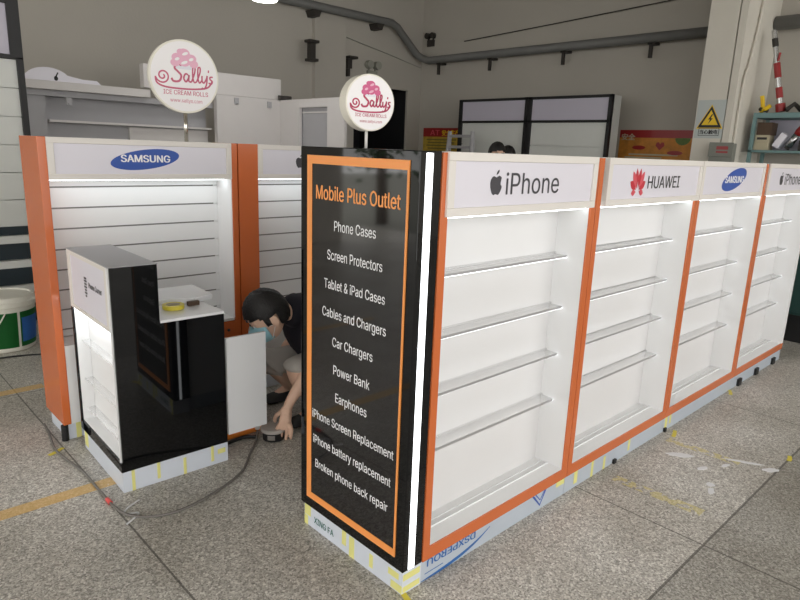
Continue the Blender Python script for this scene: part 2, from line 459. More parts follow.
# ------------------------------------------------------------------ kiosk: front row of lit cabinets
def header(par, x0, x1, y, z0, z1, back, fw=.032):
    h = obj('header_box', B((x0, x1, y, back, z0, z0+.028), (x0, x1, y, back, z1-.028, z1), (x0, x0+fw, y, back, z0+.028, z1-.028), (x1-fw, x1, y, back, z0+.028, z1-.028), (x0+.01, x1-.01, back-.01, back, z0+.02, z1-.02)), M['cream'], par, bevel=.002)
    p = obj('sign_face', B(x0+fw, x1-fw, y+.008, y+.013, z0+.028, z1-.028), M['lavender'], h)
    return p
def lit_cabinet(x0, x1, n0, n1, hx0, hx1, label, rpost=True):
    t = thing('display_cabinet', ((x0+x1)/2, .3, 0), label, 'display cabinet', group='lit display cabinets in the front row')
    e = .002
    x0 += e; x1 -= e
    # white niche: back, both cheeks, floor, roof and the store room behind it
    obj('back_panel', B(n0, n1, .1495, .1545, .1425, 1.346), M['backpanel'], t)
    obj('carcass', B((x0, x1, .155, .60, P0, H-.004), (x0, n0, .004, .150, P0+.05, H-.004), (n1, x1, .004, .150, P0+.05, H-.004), (n0, n1, .004, .150, P0, .1425)), M['white'], t)
    obj('post', B(x0, n0, -.004, .004, P0+.05, H-.003), M['orange'], t, bevel=.001)
    obj('post', B(n1, x1, -.004, .004, P0+.05, H-.003), M['orange'] if rpost else M['white'], t, bevel=.001)
    obj('bottom_rail', B(x0, x1, -.004, .004, P0, P0+.05), M['orange'], t, bevel=.001)
    for z in (1.125, .898, .680, .461):
        s = obj('shelf', B(n0+.001, n1-.001, .082, .150, z, z+.006), M['acrylic'], t)
        obj('edge_strip', B(n0+.001, n1-.012, .079, .082, z-.001, z+.0085), M['shelfedge'], s)
        obj('led_light', B(n0+.003, n1-.003, .0835, .090, z-.004, z-.0005), M['ledshelf'], s)
        obj('back_lip', B(n0+.001, n1-.001, .140, .1495, z+.006, z+.014), M['acrylic'], s)
    obj('bottom_ledge', B((n0+.001, n1-.001, .108, .111, .1425, .1465), (n0+.001, n1-.001, .076, .08, .1425, .149)), M['whitegloss'], t)
    p = header(t, hx0, hx1, -.014, 1.345, H, .148)
    obj('led_light', B(n0+.01, n1-.01, .012, .028, 1.338, 1.345), M['ledcool'], t)
    pl = obj('plinth', B(x0, x1, .004, .58, 0, P0), M['filmgrey'], t)
    return t, p, pl
HY = -.0062
t1, p1, pl1 = lit_cabinet(.0965, 1.057, .132, 1.016, .117, 1.028, 'white lit shelf cabinet beside the black sign column, header reads iPhone')
apple_logo(p1, .366, HY, 1.411, .085, .064)
obj('lettering', text_bm('iPhone', (.422, HY, 1.411), EX, EZ, .332, .076, .001, bold=.004), M['darkgrey'], p1)
obj('film_lettering', text_bm('DSXPEROU', (.405, .0030, .085), -EX, -EZ, .275, .030, .0006, bold=.02), M['blueink'], pl1)
bm = bm_new(); ribbon(bm, [(.10+.40*q, .004+.062*q**3) for q in [k/20 for k in range(21)]], lambda q: .002+.012*math.sin(PI*q), (0, .004, 0), EX, EZ, (0, -.0008, 0))
ribbon(bm, [(.12+.10*q, .028) for q in [k/8 for k in range(9)]], .003, (0, .004, 0), EX, EZ, (0, -.0008, 0))
obj('film_emblem', bm, M['blueink'], pl1)
bm = bm_new()
for k in range(2): ribbon(bm, [(.80+k*.02, .085), (.86, .02+.025*k), (.90-k*.01, .085)], .010-.004*k, (0, .004, 0), EX, EZ, (0, -.0008, 0))
obj('film_emblem', bm, M['blue'], pl1)
obj('tape_strip', B(.985, 1.05, .0015, .004, .06, .088), M['tape'], pl1)
t2, p2, pl2 = lit_cabinet(1.057, 2.107, 1.094, 2.072, 1.118, 2.104, 'white lit shelf cabinet with the red petal logo, header reads HUAWEI')
flower_logo(p2, 1.402, HY, 1.390, .150, .114)
obj('lettering', text_bm('HUAWEI', (1.500, HY, 1.416), EX, EZ, .345, .056, .001, bold=.01), M['ink'], p2)
for a, b, z0, z1 in ((1.14, 1.17, .02, .09), (1.30, 1.32, .0, .09), (1.42, 1.44, 0, .07), (1.68, 1.70, .02, .09)): obj('tape_strip', B(a, b, .0025, .004, z0, z1), M['tape'], pl2)
t3, p3, pl3 = lit_cabinet(2.107, 3.183, 2.143, 3.147, 2.110, 3.10, 'white lit shelf cabinet in the front row with the steep blue oval SAMSUNG logo')
oval_logo(p3, 2.60, HY, 1.452, .186, .056, .20, .29, .038)
for a, b, z0, z1 in ((2.13, 2.16, 0, .09), (2.19, 2.21, .03, .09)): obj('tape_strip', B(a, b, .0025, .004, z0, z1), M['tape'], pl3)
t4, p4, pl4 = lit_cabinet(3.183, 4.262, 3.222, 4.222, 3.185, 4.25, 'farthest white lit shelf cabinet of the front row, header reads iPhone', rpost=False)
apple_logo(p4, 3.472, HY, 1.411, .085, .068)
obj('lettering', text_bm('iPhone', (3.545, HY, 1.411), EX, EZ, .370, .076, .001, bold=.004), M['darkgrey'], p4)
for x in (3.30, 3.66, 4.05): obj('levelling_foot', B(x, x+.06, -.012, .004, 0, .05), M['blackmatt'], pl4)
for p_, xs in ((pl2, (1.52,)), (pl3, (2.118,))):
    for x in xs: obj('levelling_foot', B(x, x+.025, -.008, .004, 0, .022), M['blackmatt'], p_)

# ------------------------------------------------------------------ kiosk: rear row of slatwall cabinets
LY = 1.9925
def slat_cabinet(x0, x1, n0, n1, label, endpanel):
    t = thing('slatwall_cabinet', ((x0+x1)/2, LY+.15, 0), label, 'slatwall cabinet', group='slatwall cabinets in the rear row')
    dep = .3145; bk = LY+.176
    obj('end_panel', B(x0, n0, LY, LY+dep, P0, H), M['orange'], t, bevel=.002)
    obj('post', B(n1, x1, LY-.002, LY+.05, P0, H), M['orange'], t, bevel=.002)
    obj('cheek', B(n1-.004, n1, LY+.004, bk, .515, 1.36), M['white'], t)
    c = obj('carcass', B((n0, x1, bk+.012, LY+dep, P0, H-.01), (n0, n1-.004, LY+.004, bk, .500, .515)), M['white'], t)
    bm = bm_new(); zs = [.515]+[.556+.1065*k for k in range(8)]+[1.375]
    for a, b in zip(zs[:-1], zs[1:]): box(bm, n0, n1-.004, bk, bk+.0115, a+.004, b-.004)
    obj('slat_panel', bm, M['white'], t)
    bm = bm_new()
    for z in zs[1:-1]: box(bm, n0, n1-.03, bk+.001, bk+.011, z-.0038, z+.0038)
    obj('slat_track', bm, M['groove'], t)
    p = header(t, n0, n1, LY-.004, 1.348, H-.001, bk)
    obj('led_light', B(n0+.02, n1-.02, LY+.05, LY+.10, 1.341, 1.348), M['ledcool'], t)
    pl = obj('plinth', B(x0+.02, x1-.01, LY+.02, LY+dep-.01, 0, P0), M['film'], t)
    return t, p, pl
ta, pa, pla = slat_cabinet(-.5325, .502, -.495, .466, 'white slatwall cabinet behind the counter, blue oval SAMSUNG logo on its header', True)
oval_logo(pa, -.025, LY+.0038, 1.451, .182, .050, .13, .255, .036, .004)
obj('lower_panel', B(-.494, .35, LY+.004, LY+.02, P0, .500), M['white'], ta)
obj('corner_panel', B(.352, .4655, LY+.0, LY+.02, P0, .497), M['orange'], ta)
obj('knob', lathe(bm_new(), [(.006, 0), (.009, .004), (.009, .012), (.004, .016)], (.413, LY-.012, .44), 12), M['dark'], ta, smooth=True)
obj('tape_strip', B(-.47, -.445, LY+.018, LY+.020, .0, .09), M['tape'], pla)
obj('levelling_foot', cyl(bm_new(), (-.525, LY+.02, .0), (-.525, LY+.02, .085), .018, 12), M['blackmatt'], pla)
tb, pb, plb = slat_cabinet(.510, 1.66, .640, 1.60, 'white slatwall cabinet behind the crouching man, dark apple logo on its header', False)
apple_logo(pb, .945, LY+.0038, 1.415, .085, .068)
obj('lettering', text_bm('iPhone', (.99, LY+.0038, 1.415), EX, EZ, .33, .076, .001, bold=.004), M['darkgrey'], pb)
obj('lower_panel', B(.641, 1.595, LY+.004, LY+.02, .42, .500), M['orange'], tb)
obj('lower_panel', B(.641, 1.595, LY+.006, LY+.02, P0, .42), M['white'], tb, label='white lower panel')

# ------------------------------------------------------------------ counter at the open end
ct = thing('corner_counter', (-.49, 1.2998, 0), 'black fronted corner counter with a tall lit showcase end', 'counter', rotz=-.028)
CT, CL, CW, CD, CS = 1.034, .775, .509, .603, .2046
def cobj(name, bm, m, par=None, **k):
    o = obj(name, bm, m, par or ct, local=True, **k); return o
bm = prism(bm_new(), [(0.006, .10), (CW, .10), (CW, CL), (CS, CL), (CS, CT-.004), (.006, CT-.004)], (0, -.0, 0), EX, EZ, (0, .012, 0))
cobj('front_panel', bm, M['black'], bevel=.0015)
cobj('carcass', B((.07, CS, .012, CD, .10, CT-.006), (CS, CW, .012, CD-.02, .10, CL-.012), (0, .07, .012, .030, .745, CT-.006), (.01, .07, .012, CD, .10, .145)), M['white'])
cobj('top', B(-.002, CS+.002, -.002, CD, CT-.004, CT), M['boothgrey'], bevel=.001)
cobj('counter_top', B(CS+.001, CW, -.001, CD-.02, CL-.012, CL+.001), M['whitegloss'], bevel=.001)
cobj('bottom_rail', B(-.001, .01, .0, CD, .10, .145), M['black'])
cobj('corner_post', B(0, .01, CD-.012, CD, .145, .745), M['black'])
cobj('cheek', B(.0105, .069, CD-.012, CD, .145, .745), M['white'])
cobj('cheek', B(.0, .069, .0125, .022, .145, .744), M['white'])
hb = cobj('header_box', B((0, .069, .030, CD, .745, .765), (0, .069, .030, CD, CT-.025, CT-.005), (0, .069, .030, .058, .765, CT-.025), (0, .069, CD-.045, CD, .765, CT-.025), (.05, .069, .05, CD-.03, .76, CT-.02)), M['cream'], bevel=.001)
sf = cobj('sign_face', B(.004, .008, .058, CD-.045, .765, CT-.025), M['lavender'], hb)
cobj('lettering', text_bm('Phone Corner', (.0038, .295, .892), NY, EZ, .185, .026, .0006, bold=.02), M['ink'], sf)
bm = bm_new()
for k, (w, z) in enumerate(((.036, .925), (.04, .912), (.034, .898), (.04, .884), (.03, .87), (.036, .856), (.022, .842))): box(bm, .0033, .004, .34-w/2, .34+w/2, z, z+.009)
cobj('emblem', bm, M['ink'], sf)
cobj('led_light', B(.006, .040, .04, CD-.03, .738, .745), M['ledbright'])
for z in (.56, .36, .20):
    s = cobj('shelf', B(.034, .0698, .023, CD-.013, z, z+.007), M['acrylic'])
    cobj('edge_strip', B(.031, .034, .023, CD-.013, z-.002, z+.008), M['acrylic'], s)
pc = cobj('plinth', B(.002, CW, .002, CD-.03, 0, .10), M['film'])
for a, z0, z1 in ((.04, 0, .1), (.155, .02, .1), (.28, .0, .085), (.42, .02, .1)): cobj('tape_strip', B(a, a+.014, .0, .002, z0, z1), M['tape'], pc)
cobj('tape_strip', B(.455, .495, 0, .002, .05, .075), M['tape'], pc)
cobj('tape_strip', B(.0005, .002, .51, .56, .02, .1), M['tape'], pc)
dr = cobj('door', B(.522, .738, .012, .030, .128, .632), M['whitegloss'], bevel=.002)
cobj('hinge', B((.505, .524, .030, .036, .2, .24), (.505, .524, .030, .036, .52, .56)), M['steel'], dr)
CM = worldmat(ct)
def cw(u, v, z): return CM @ V((u, v, z))

# things lying on the counter
bm = bm_new(); prism(bm, [(-.02, 1.50), (.085, 1.53), (.105, 1.79), (-.16, 1.80), (-.18, 1.56)], (0, 0, CL+.002), EX, EY, (0, 0, .026))
lb = solo('board', bm, M['whitegloss'], 'white board lying flat on the low counter top', 'board', bevel=.002)
solo('wood_block', B(-.075, -.02, 1.455, 1.478, CL+.002, CL+.022), M['brownbox'], 'small brown block at the edge of the white board on the counter', 'block')
rt = thing('tape_roll', (-.15, 1.46, CL+.002), 'yellow adhesive tape roll lying on the low counter top', 'tape roll')
bm = bm_new(); n = 28
for r0, r1, h in ((.032, .05, .02),):
    a = [[bm.verts.new((-.15+r*math.cos(2*PI*k/n), 1.46+r*math.sin(2*PI*k/n), CL+.002+z)) for k in range(n)] for r, z in ((r0, 0), (r1, 0), (r1, h), (r0, h))]
    for q in range(4):
        for k in range(n): bm.faces.new((a[q][k], a[q][(k+1) % n], a[(q+1) % 4][(k+1) % n], a[(q+1) % 4][k]))
obj('winding', bm, M['yellowtape'], rt)
bm = bm_new()
a = [[bm.verts.new((-.15+r*math.cos(2*PI*k/n), 1.46+r*math.sin(2*PI*k/n), CL+.002+z)) for k in range(n)] for r, z in ((.029, 0), (.032, 0), (.032, .0205), (.029, .0205))]
for q in range(4):
    for k in range(n): bm.faces.new((a[q][k], a[q][(k+1) % n], a[(q+1) % 4][(k+1) % n], a[(q+1) % 4][k]))
obj('core', bm, M['beigebox'], rt)

# ------------------------------------------------------------------ round signs on poles
SALLY = []
def arc(cx, cy, r0, r1, a0, a1, n=24): return [(cx+(r0+(r1-r0)*k/n)*math.cos(math.radians(a0+(a1-a0)*k/n)), cy+(r0+(r1-r0)*k/n)*math.sin(math.radians(a0+(a1-a0)*k/n))) for k in range(n+1)]
def sp(*p): return [(q.x, q.y) for q in smooth_path([(a, b, 0) for a, b in p], 6)]
STROKES = [
    (arc(-.62, -.02, .03, .20, 60, -520, 50), .045),                       # the curl
    (sp((-.82, -.05), (-.78, -.22), (-.55, -.31), (-.1, -.33), (.35, -.31), (.66, -.24), (.80, -.06)), .05),   # swash
    (sp((-.08, .30), (-.20, .33), (-.28, .22), (-.18, .12), (-.10, .02), (-.16, -.12), (-.32, -.14), (-.38, -.06)), .06),
    (sp((.10, .06), (.02, .08), (-.03, -.04), (.03, -.13), (.11, -.02), (.12, .06), (.11, -.10), (.19, -.13)), .05),
    (sp((.19, -.12), (.29, .14), (.30, .28), (.24, .26), (.23, .0), (.27, -.13), (.34, -.10)), .045),
    (sp((.34, -.10), (.44, .14), (.45, .28), (.39, .26), (.38, .0), (.42, -.13), (.49, -.06)), .045),
    (sp((.50, .07), (.50, -.07), (.55, -.12), (.63, .0), (.65, .08), (.63, -.14), (.56, -.28), (.48, -.26)), .045),
    (sp((.70, .24), (.69, .17)), .04),
    (sp((.82, .06), (.74, .05), (.74, -.01), (.80, -.06), (.77, -.13), (.69, -.11)), .045)]
def round_sign(base, c, r, th, az, label, polem, strong):
    c = V(c); nrm = V((math.cos(az), math.sin(az), 0)); u = V((-nrm.y, nrm.x, 0)); u = -u if u.x < 0 else u
    t = thing('round_sign', base, label, 'round sign', group='round signs on poles')
    bm = bm_new(); prism(bm, ellipse(r, r, 0, 56), c-nrm*th/2, u, EZ, nrm*(th))
    obj('light_drum', bm, M['signrim'], t, bevel=.003)
    f = c+nrm*(th/2)
    fo = obj('sign_face', prism(bm_new(), ellipse(r*.945, r*.945, 0, 56), f, u, EZ, nrm*.0012), M['signwhite'], t)
    g = f+nrm*.0013; k = r
    bm = bm_new()
    for (x, y, q) in ((0, .62, .17), (-.20, .50, .15), (.20, .50, .15), (-.26, .36, .13), (.27, .36, .13), (0, .42, .18), (-.1, .66, .1)):
        prism(bm, [(p[0]*k, p[1]*k) for p in ellipse(q, q*.8, 0, 20, (x, y))], g+nrm*(.0001*len(bm.verts)/40), u, EZ, nrm*.0006)
    obj('ice_cream_emblem', bm, M['pink'] if strong else M['pinkpale'], fo)
    obj('emblem_highlight', merge(*[prism(bm_new(), [(p[0]*k, p[1]*k) for p in ellipse(a, b, .4, 16, (x, y))], g+nrm*.0022, u, EZ, nrm*.0004) for x, y, a, b in ((.03, .62, .09, .04), (-.2, .46, .07, .04), (.2, .48, .07, .04), (0, .38, .10, .04))]), M['pinkpale'] if strong else M['signwhite'], fo)
    obj('emblem_cup', prism(bm_new(), [(-.34*k, .30*k), (.34*k, .30*k), (.27*k, .20*k), (-.27*k, .20*k)], g, u, EZ, nrm*.0006), M['lavender'], fo)
    bm = bm_new()
    for pts, w in STROKES: ribbon(bm, [(p[0]*k, p[1]*k) for p in pts], w*k*(1.15 if strong else .95), g, u, EZ, nrm*.0008)
    obj('script_lettering', bm, M['crimson'] if strong else M['rose'], fo)
    obj('lettering', merge(text_bm('ICE CREAM ROLLS', g-EZ*.50*k+u*.02*k, u, EZ, 1.28*k, .12*k, .0006, align='C', bold=.01), text_bm('www.sallys.com', g-EZ*.70*k+u*.02*k, u, EZ, .92*k, .10*k, .0006, align='C')), M['rose'] if not strong else M['crimson'], fo)
    obj('pole', cyl(bm_new(), (c.x, c.y, base[2]), (c.x, c.y, c.z-r*.97), r*.055 if strong else .011, 14), polem, t, smooth=True)
    return t
round_sign((.0485, .31, H), (.0485, .31, 1.697), .091, .052, math.radians(257), 'smaller round white sign with deep pink lettering, standing on the black sign column', M['pole'], True)
round_sign((.318, 2.245, H), (.318, 2.245, 1.908), .2, .03, math.radians(264), 'larger round white sign with pale pink lettering, above the rear slatwall cabinet', M['chrome'], False)

# ------------------------------------------------------------------ people
def skin_mesh(chains, sub=2):
    """chains: list of [(point, radius), ...]; equal points join"""
    verts, rad, edges, idx = [], [], [], {}
    for ch in chains:
        prev = None
        for p, r in ch:
            key = tuple(round(x, 4) for x in p)
            if key not in idx: idx[key] = len(verts); verts.append(V(p)); rad.append(r)
            i = idx[key]
            if prev is not None: edges.append((prev, i))
            prev = i
    me = bpy.data.meshes.new('sk'); me.from_pydata(verts, edges, []); ob = bpy.data.objects.new('sk', me); col.objects.link(ob)
    ob.modifiers.new('s', 'SKIN')
    for i, s in enumerate(me.skin_vertices[0].data):
        r = rad[i]; s.radius = r if isinstance(r, tuple) else (r, r); s.use_root = (i == 0)
    if sub:
        m = ob.modifiers.new('u', 'SUBSURF'); m.levels = sub; m.render_levels = sub
    dg = bpy.context.evaluated_depsgraph_get()
    out = bpy.data.meshes.new_from_object(ob.evaluated_get(dg))
    bpy.data.objects.remove(ob); bpy.data.meshes.remove(me)
    bm = bmesh.new(); bm.from_mesh(out); bpy.data.meshes.remove(out)
    return bm
def remesh(bm, size):
    me = bpy.data.meshes.new('r'); bm.to_mesh(me); bm.free(); ob = bpy.data.objects.new('r', me); col.objects.link(ob)
    m = ob.modifiers.new('r', 'REMESH'); m.mode = 'VOXEL'; m.voxel_size = size
    m2 = ob.modifiers.new('s', 'SMOOTH'); m2.factor = .5; m2.iterations = 2
    dg = bpy.context.evaluated_depsgraph_get()
    out = bpy.data.meshes.new_from_object(ob.evaluated_get(dg))
    bpy.data.objects.remove(ob); bpy.data.meshes.remove(me)
    bm = bmesh.new(); bm.from_mesh(out); bpy.data.meshes.remove(out); return bm
def ball(bm, R, c, s, fn=None, seg=28, rings=20):
    """ellipsoid in the frame R (columns r, f, u)"""
    ret = bmesh.ops.create_uvsphere(bm, u_segments=seg, v_segments=rings, radius=1)
    for q in ret['verts']:
        p = V((q.co.x*s[0], q.co.y*s[1], q.co.z*s[2]))
        if fn: p = fn(p, q.co.copy())
        q.co = R @ p + V(c)
    return ret['verts']
def frame(f, u):
    f = V(f).normalized(); u = V(u); u = (u-f*u.dot(f)).normalized(); r = f.cross(u)
    return Matrix((r, f, u)).transposed()
def head_bm(c, R, s):
    bm = bm_new()
    def fn(p, q):
        if p.z < 0:                                   # jaw narrows and comes forward
            k = -p.z/(.118*s); p.x *= 1-.32*k; p.y = p.y*(1-.25*k)+.022*s*k
        if q.y > .75 and abs(q.x) < .5: p.y -= .006*s
        return p
    ball(bm, R, c, (.076*s, .097*s, .118*s), fn)
    ball(bm, R, V(c)+R @ V((0, .096*s, -.022*s)), (.013*s, .020*s, .024*s), None, 12, 10)       # nose
    ball(bm, R, V(c)+R @ V((0, .086*s, -.066*s)), (.024*s, .012*s, .010*s), None, 12, 8)        # lips
    for k in (-1, 1):
        ball(bm, R, V(c)+R @ V((k*.081*s, -.008*s, -.014*s)), (.014*s, .022*s, .034*s), None, 12, 10)  # ears
        ball(bm, R, V(c)+R @ V((k*.032*s, .082*s, .020*s)), (.022*s, .012*s, .008*s), None, 12, 8)     # brow
    return bm
def hair_bm(c, R, s, fringe=.62):
    bm = bm_new()
    rr = random.Random(7)
    def fn(p, q):
        k = 1+.03*math.sin(q.x*23+q.z*17)*math.sin(q.y*19+q.x*11)+.02*rr.random(); return p*k
    vs = ball(bm, R, V(c)+R @ V((0, -.006*s, .014*s)), (.088*s, .108*s, .119*s), fn, 48, 32)
    inv = R.inverted(); kill = []
    for f in bm.faces:
        p = inv @ (f.calc_center_median()-V(c)); x, y, z = p.x/s, p.y/s, p.z/s
        lim = -.060 if y < -.035 else (.012 if y < .012 else (-.022 if y < .036 else .030+.25*(y-.036)))
        if z < lim: kill.append(f)
    bmesh.ops.delete(bm, geom=kill, context='FACES')
    bmesh.ops.solidify(bm, geom=bm.faces[:], thickness=.012*s)
    return bm
def face_parts(t, c, R, s):
    for k in (-1, 1):
        e = bm_new(); ball(e, R, V(c)+R @ V((k*.031*s, .084*s, .002*s)), (.012*s, .006*s, .004*s), None, 12, 8); obj('eye', e, M['signwhite'], t, smooth=True)
        e = bm_new(); ball(e, R, V(c)+R @ V((k*.031*s, .0885*s, .001*s)), (.0055*s, .002*s, .004*s), None, 10, 8); obj('iris', e, M['ink'], t, smooth=True)
        e = bm_new(); ball(e, R, V(c)+R @ V((k*.032*s, .092*s, .022*s)), (.018*s, .005*s, .004*s), None, 10, 8); obj('eyebrow', e, M['hair'], t, smooth=True)
def hand_chains(wrist, palm, fwd, side, s, curl, down):
    """palm point, finger direction fwd, side = direction to the thumb, down = direction the fingers bend"""
    fwd, side, down = V(fwd).normalized(), V(side).normalized(), V(down).normalized()
    W, Pm = V(wrist), V(palm)
    ch = [[(W, .024*s), (W.lerp(Pm, .5), (.028*s)), (Pm, .030*s)]]
    for k, (off, L) in enumerate(((.034, .072), (.0115, .082), (-.0115, .077), (-.033, .060))):
        root = Pm+side*off*s*.6+fwd*.012*s
        k1 = Pm+side*off*s+fwd*.042*s
        d1 = (fwd*math.cos(curl*.45)+down*math.sin(curl*.45)); d2 = (fwd*math.cos(curl*.9)+down*math.sin(curl*.9)); d3 = (fwd*math.cos(curl*1.3)+down*math.sin(curl*1.3))
        a = k1+d1*L*.45*s; b = a+d2*L*.32*s; c = b+d3*L*.26*s
        ch.append([(Pm, .030*s), (root, .014*s), (k1, .0092*s), (a, .0085*s), (b, .0078*s), (c, .0066*s)])
    th0 = W.lerp(Pm, .45)+side*.022*s
    th1 = th0+(side*.7+fwd*.6+down*.3).normalized()*.036*s
    th2 = th1+(side*.15+fwd*.9+down*.5).normalized()*.03*s
    th3 = th2+(fwd*.8+down*.7-side*.2).normalized()*.024*s
    ch.append([(W.lerp(Pm, .5), (.028*s)), (th0, .014*s), (th1, .0115*s), (th2, .0105*s), (th3, .008*s)])
    return ch

# crouching man
s = 1.12
t = thing('person', (.70, 1.52, 0), 'crouching man in a dark t-shirt and pale blue face mask, reaching for a roll', 'person')
hc = V((.352, 1.445, .668)); R = frame((-.80, .24, -.55), (-.42, .12, .9))
pel = V((.90, 1.52, .30)); bel = V((.75, 1.50, .42)); che = V((.665, 1.50, .600)); nec = V((.535, 1.475, .665))
sL, sR = V((.605, 1.345, .625)), V((.655, 1.64, .61))
eL, wL, pL = V((.545, 1.295, .40)), V((.393, 1.312, .190)), V((.357, 1.286, .118))
eR, wR, pR = V((.75, 1.76, .44)), V((.79, 1.70, .43)), V((.725, 1.70, .425))
hpL, hpR = V((.90, 1.42, .28)), V((.92, 1.62, .28))
kL, aL, toL = V((.462, 1.375, .372)), V((.63, 1.40, .085)), V((.50, 1.385, .035))
kR, aR, toR = V((.475, 1.62, .335)), V((.70, 1.755, .085)), V((.575, 1.765, .035))
ch = [[(pel, .11), (bel, .115), (che, .12), (nec, .062), (nec.lerp(hc, .55), .055)],
      [(che, .12), (sL, .06), (sL.lerp(eL, .5), .047), (eL, .040), (eL.lerp(wL, .4), .040), (wL, .029), (wL.lerp(pL, .4), .027)],
      [(che, .12), (sR, .06), (sR.lerp(eR, .5), .047), (eR, .040), (eR.lerp(wR, .4), .038), (wR, .025)],
      [(pel, .11), (hpL, .09), (hpL.lerp(kL, .5), .075), (kL, .056), (kL.lerp(aL, .35), .054), (kL.lerp(aL, .8), .036), (aL, .034), (toL, .028)],
      [(pel, .11), (hpR, .09), (hpR.lerp(kR, .5), .075), (kR, .056), (kR.lerp(aR, .35), .054), (kR.lerp(aR, .8), .036), (aR, .034), (toR, .028)]]
hl = hand_chains(wL, pL, (-.12, -.02, -1), (-.72, .69, 0), 1.2, .6, (.5, .8, -.1))
hr = hand_chains(wR, pR, (-.95, -.1, -.25), (0, -1, 0), 1.1, .8, (-.2, 0, -.9))
body = merge(skin_mesh(ch), skin_mesh(hl, 1), skin_mesh(hr, 1), head_bm(hc, R, s))
obj('body', remesh(body, .0048), M['skin'], t, smooth=True)
obj('hair', hair_bm(hc, R, s), M['hair'], t, smooth=True)
face_parts(t, hc, R, s)
bm = bm_new()
def mfn(p, q):
    if q.z < 0: p.x *= 1-.25*(-q.z)
    return p
ball(bm, R, hc+R @ V((0, .042*s, -.048*s)), (.074*s, .086*s, .064*s), mfn, 32, 24)
inv = R.inverted(); kill = [f for f in bm.faces if (inv @ (f.calc_center_median()-hc)).y < .036*s or (inv @ (f.calc_center_median()-hc)).z > .004*s]
bmesh.ops.delete(bm, geom=kill, context='FACES'); bmesh.ops.solidify(bm, geom=bm.faces[:], thickness=.003)
mk = obj('face_mask', bm, M['mask'], t, smooth=True)
bm = bm_new()
for k in (-1, 1):
    for dz in (-.02, -.085): tube(bm, [hc+R @ V((k*.064*s, .045*s, dz*s)), hc+R @ V((k*.082*s, .01*s, -.02*s+dz*.25*s)), hc+R @ V((k*.086*s, -.016*s, -.01*s))], .0016, 6)
obj('ear_loop', bm, M['signwhite'], mk)
tee = skin_mesh([[(bel.lerp(pel, .5), .142), (bel, .165), (che, .165), (che.lerp(nec, .6), .125), (nec, .10), (nec.lerp(hc, .34), .082)],
                 [(che, .15), (sL, .10), (sL.lerp(eL, .5), .085), (sL.lerp(eL, .9), .082)], [(che, .15), (sR, .088), (sR.lerp(eR, .5), .075), (sR.lerp(eR, .68), .078)]])
obj('shirt', tee, M['shirt'], t, smooth=True)
sh = skin_mesh([[(bel.lerp(pel, .6), .135), (pel, .14), (hpL, .12), (hpL.lerp(kL, .5), .10), (hpL.lerp(kL, .97), .083), (kL.lerp(aL, .10), .075)],
                [(pel, .14), (hpR, .12), (hpR.lerp(kR, .5), .10), (hpR.lerp(kR, .97), .083), (kR.lerp(aR, .10), .075)]])
obj('shorts', sh, M['shorts'], t, smooth=True)
for a, to in ((aL, toL), (aR, toR)):
    b = skin_mesh([[(a+V((.045, 0, -.045)), .042), (a+V((0, 0, -.04)), .045), (a.lerp(to, .6)+V((0, 0, -.02)), .042), (to+V((-.05, 0, 0)), .034)]])
    for q in b.verts: q.co.z = max(q.co.z, .002)
    obj('shoe', b, M['shoe'], t, smooth=True)

# two people standing far behind the front row: only the tops of their heads rise above it
def standing(x, y, hgt, az, label, shirt, hairlong):
    k = hgt/1.72
    t = thing('person', (x, y, 0), label, 'person', group='people standing behind the front row')
    f = V((math.cos(az), math.sin(az), 0)); r = f.cross(EZ)
    W = lambda a, b, z: V((x, y, 0))+r*a*k+f*b*k+EZ*z*k
    R = frame(f, EZ); hc = W(0, .02, 1.60)
    ch = [[(W(0, 0, .93), .12*k), (W(0, 0, 1.12), .12*k), (W(0, 0, 1.32), .13*k), (W(0, -.01, 1.44), .06*k), (W(0, .01, 1.52), .052*k)]]
    for q in (-1, 1):
        ch.append([(W(0, 0, 1.32), .13*k), (W(q*.18, 0, 1.37), .055*k), (W(q*.22, 0, 1.10), .042*k), (W(q*.23, .05, .86), .027*k)])
        ch.append([(W(0, 0, .93), .12*k), (W(q*.09, 0, .86), .085*k), (W(q*.10, .01, .48), .056*k), (W(q*.10, -.02, .09), .036*k), (W(q*.11, .10, .04), .03*k)])
    hands = []
    for q in (-1, 1): hands.append(skin_mesh(hand_chains(W(q*.23, .05, .86), W(q*.235, .065, .80), (f*.15-EZ), f, k, .5, -r*q), 1))
    obj('body', remesh(merge(skin_mesh(ch), head_bm(hc, R, k), *hands), .009), M['skin'], t, smooth=True)
    obj('hair', hair_bm(hc, R, k*(1.06 if hairlong else 1)), M['hair'], t, smooth=True)
    face_parts(t, hc, R, k)
    obj('shirt', skin_mesh([[(W(0, 0, .88), .145*k), (W(0, 0, 1.12), .142*k), (W(0, 0, 1.33), .15*k), (W(0, -.01, 1.43), .075*k)]]+[[(W(0, 0, 1.33), .15*k), (W(q*.18, 0, 1.37), .075*k), (W(q*.22, 0, 1.12), .062*k)] for q in (-1, 1)]), shirt, t, smooth=True)
    obj('trousers', skin_mesh([[(W(0, 0, .96), .14*k), (W(0, 0, .90), .14*k)]]+[[(W(0, 0, .90), .14*k), (W(q*.09, 0, .84), .10*k), (W(q*.10, .01, .48), .075*k), (W(q*.10, -.02, .10), .06*k)] for q in (-1, 1)]), M['shoe'], t, smooth=True)
    for q in (-1, 1):
        b = skin_mesh([[(W(q*.10, -.06, .04), .042*k), (W(q*.10, .0, .045), .046*k), (W(q*.11, .13, .035), .04*k), (W(q*.11, .19, .03), .03*k)]])
        for v in b.verts: v.co.z = max(v.co.z, .002)
        obj('shoe', b, M['shoe'], t, smooth=True)
standing(3.55, 2.49, 1.645, math.radians(235), 'person with short black hair whose forehead shows above the first cabinet', M['khaki'], False)
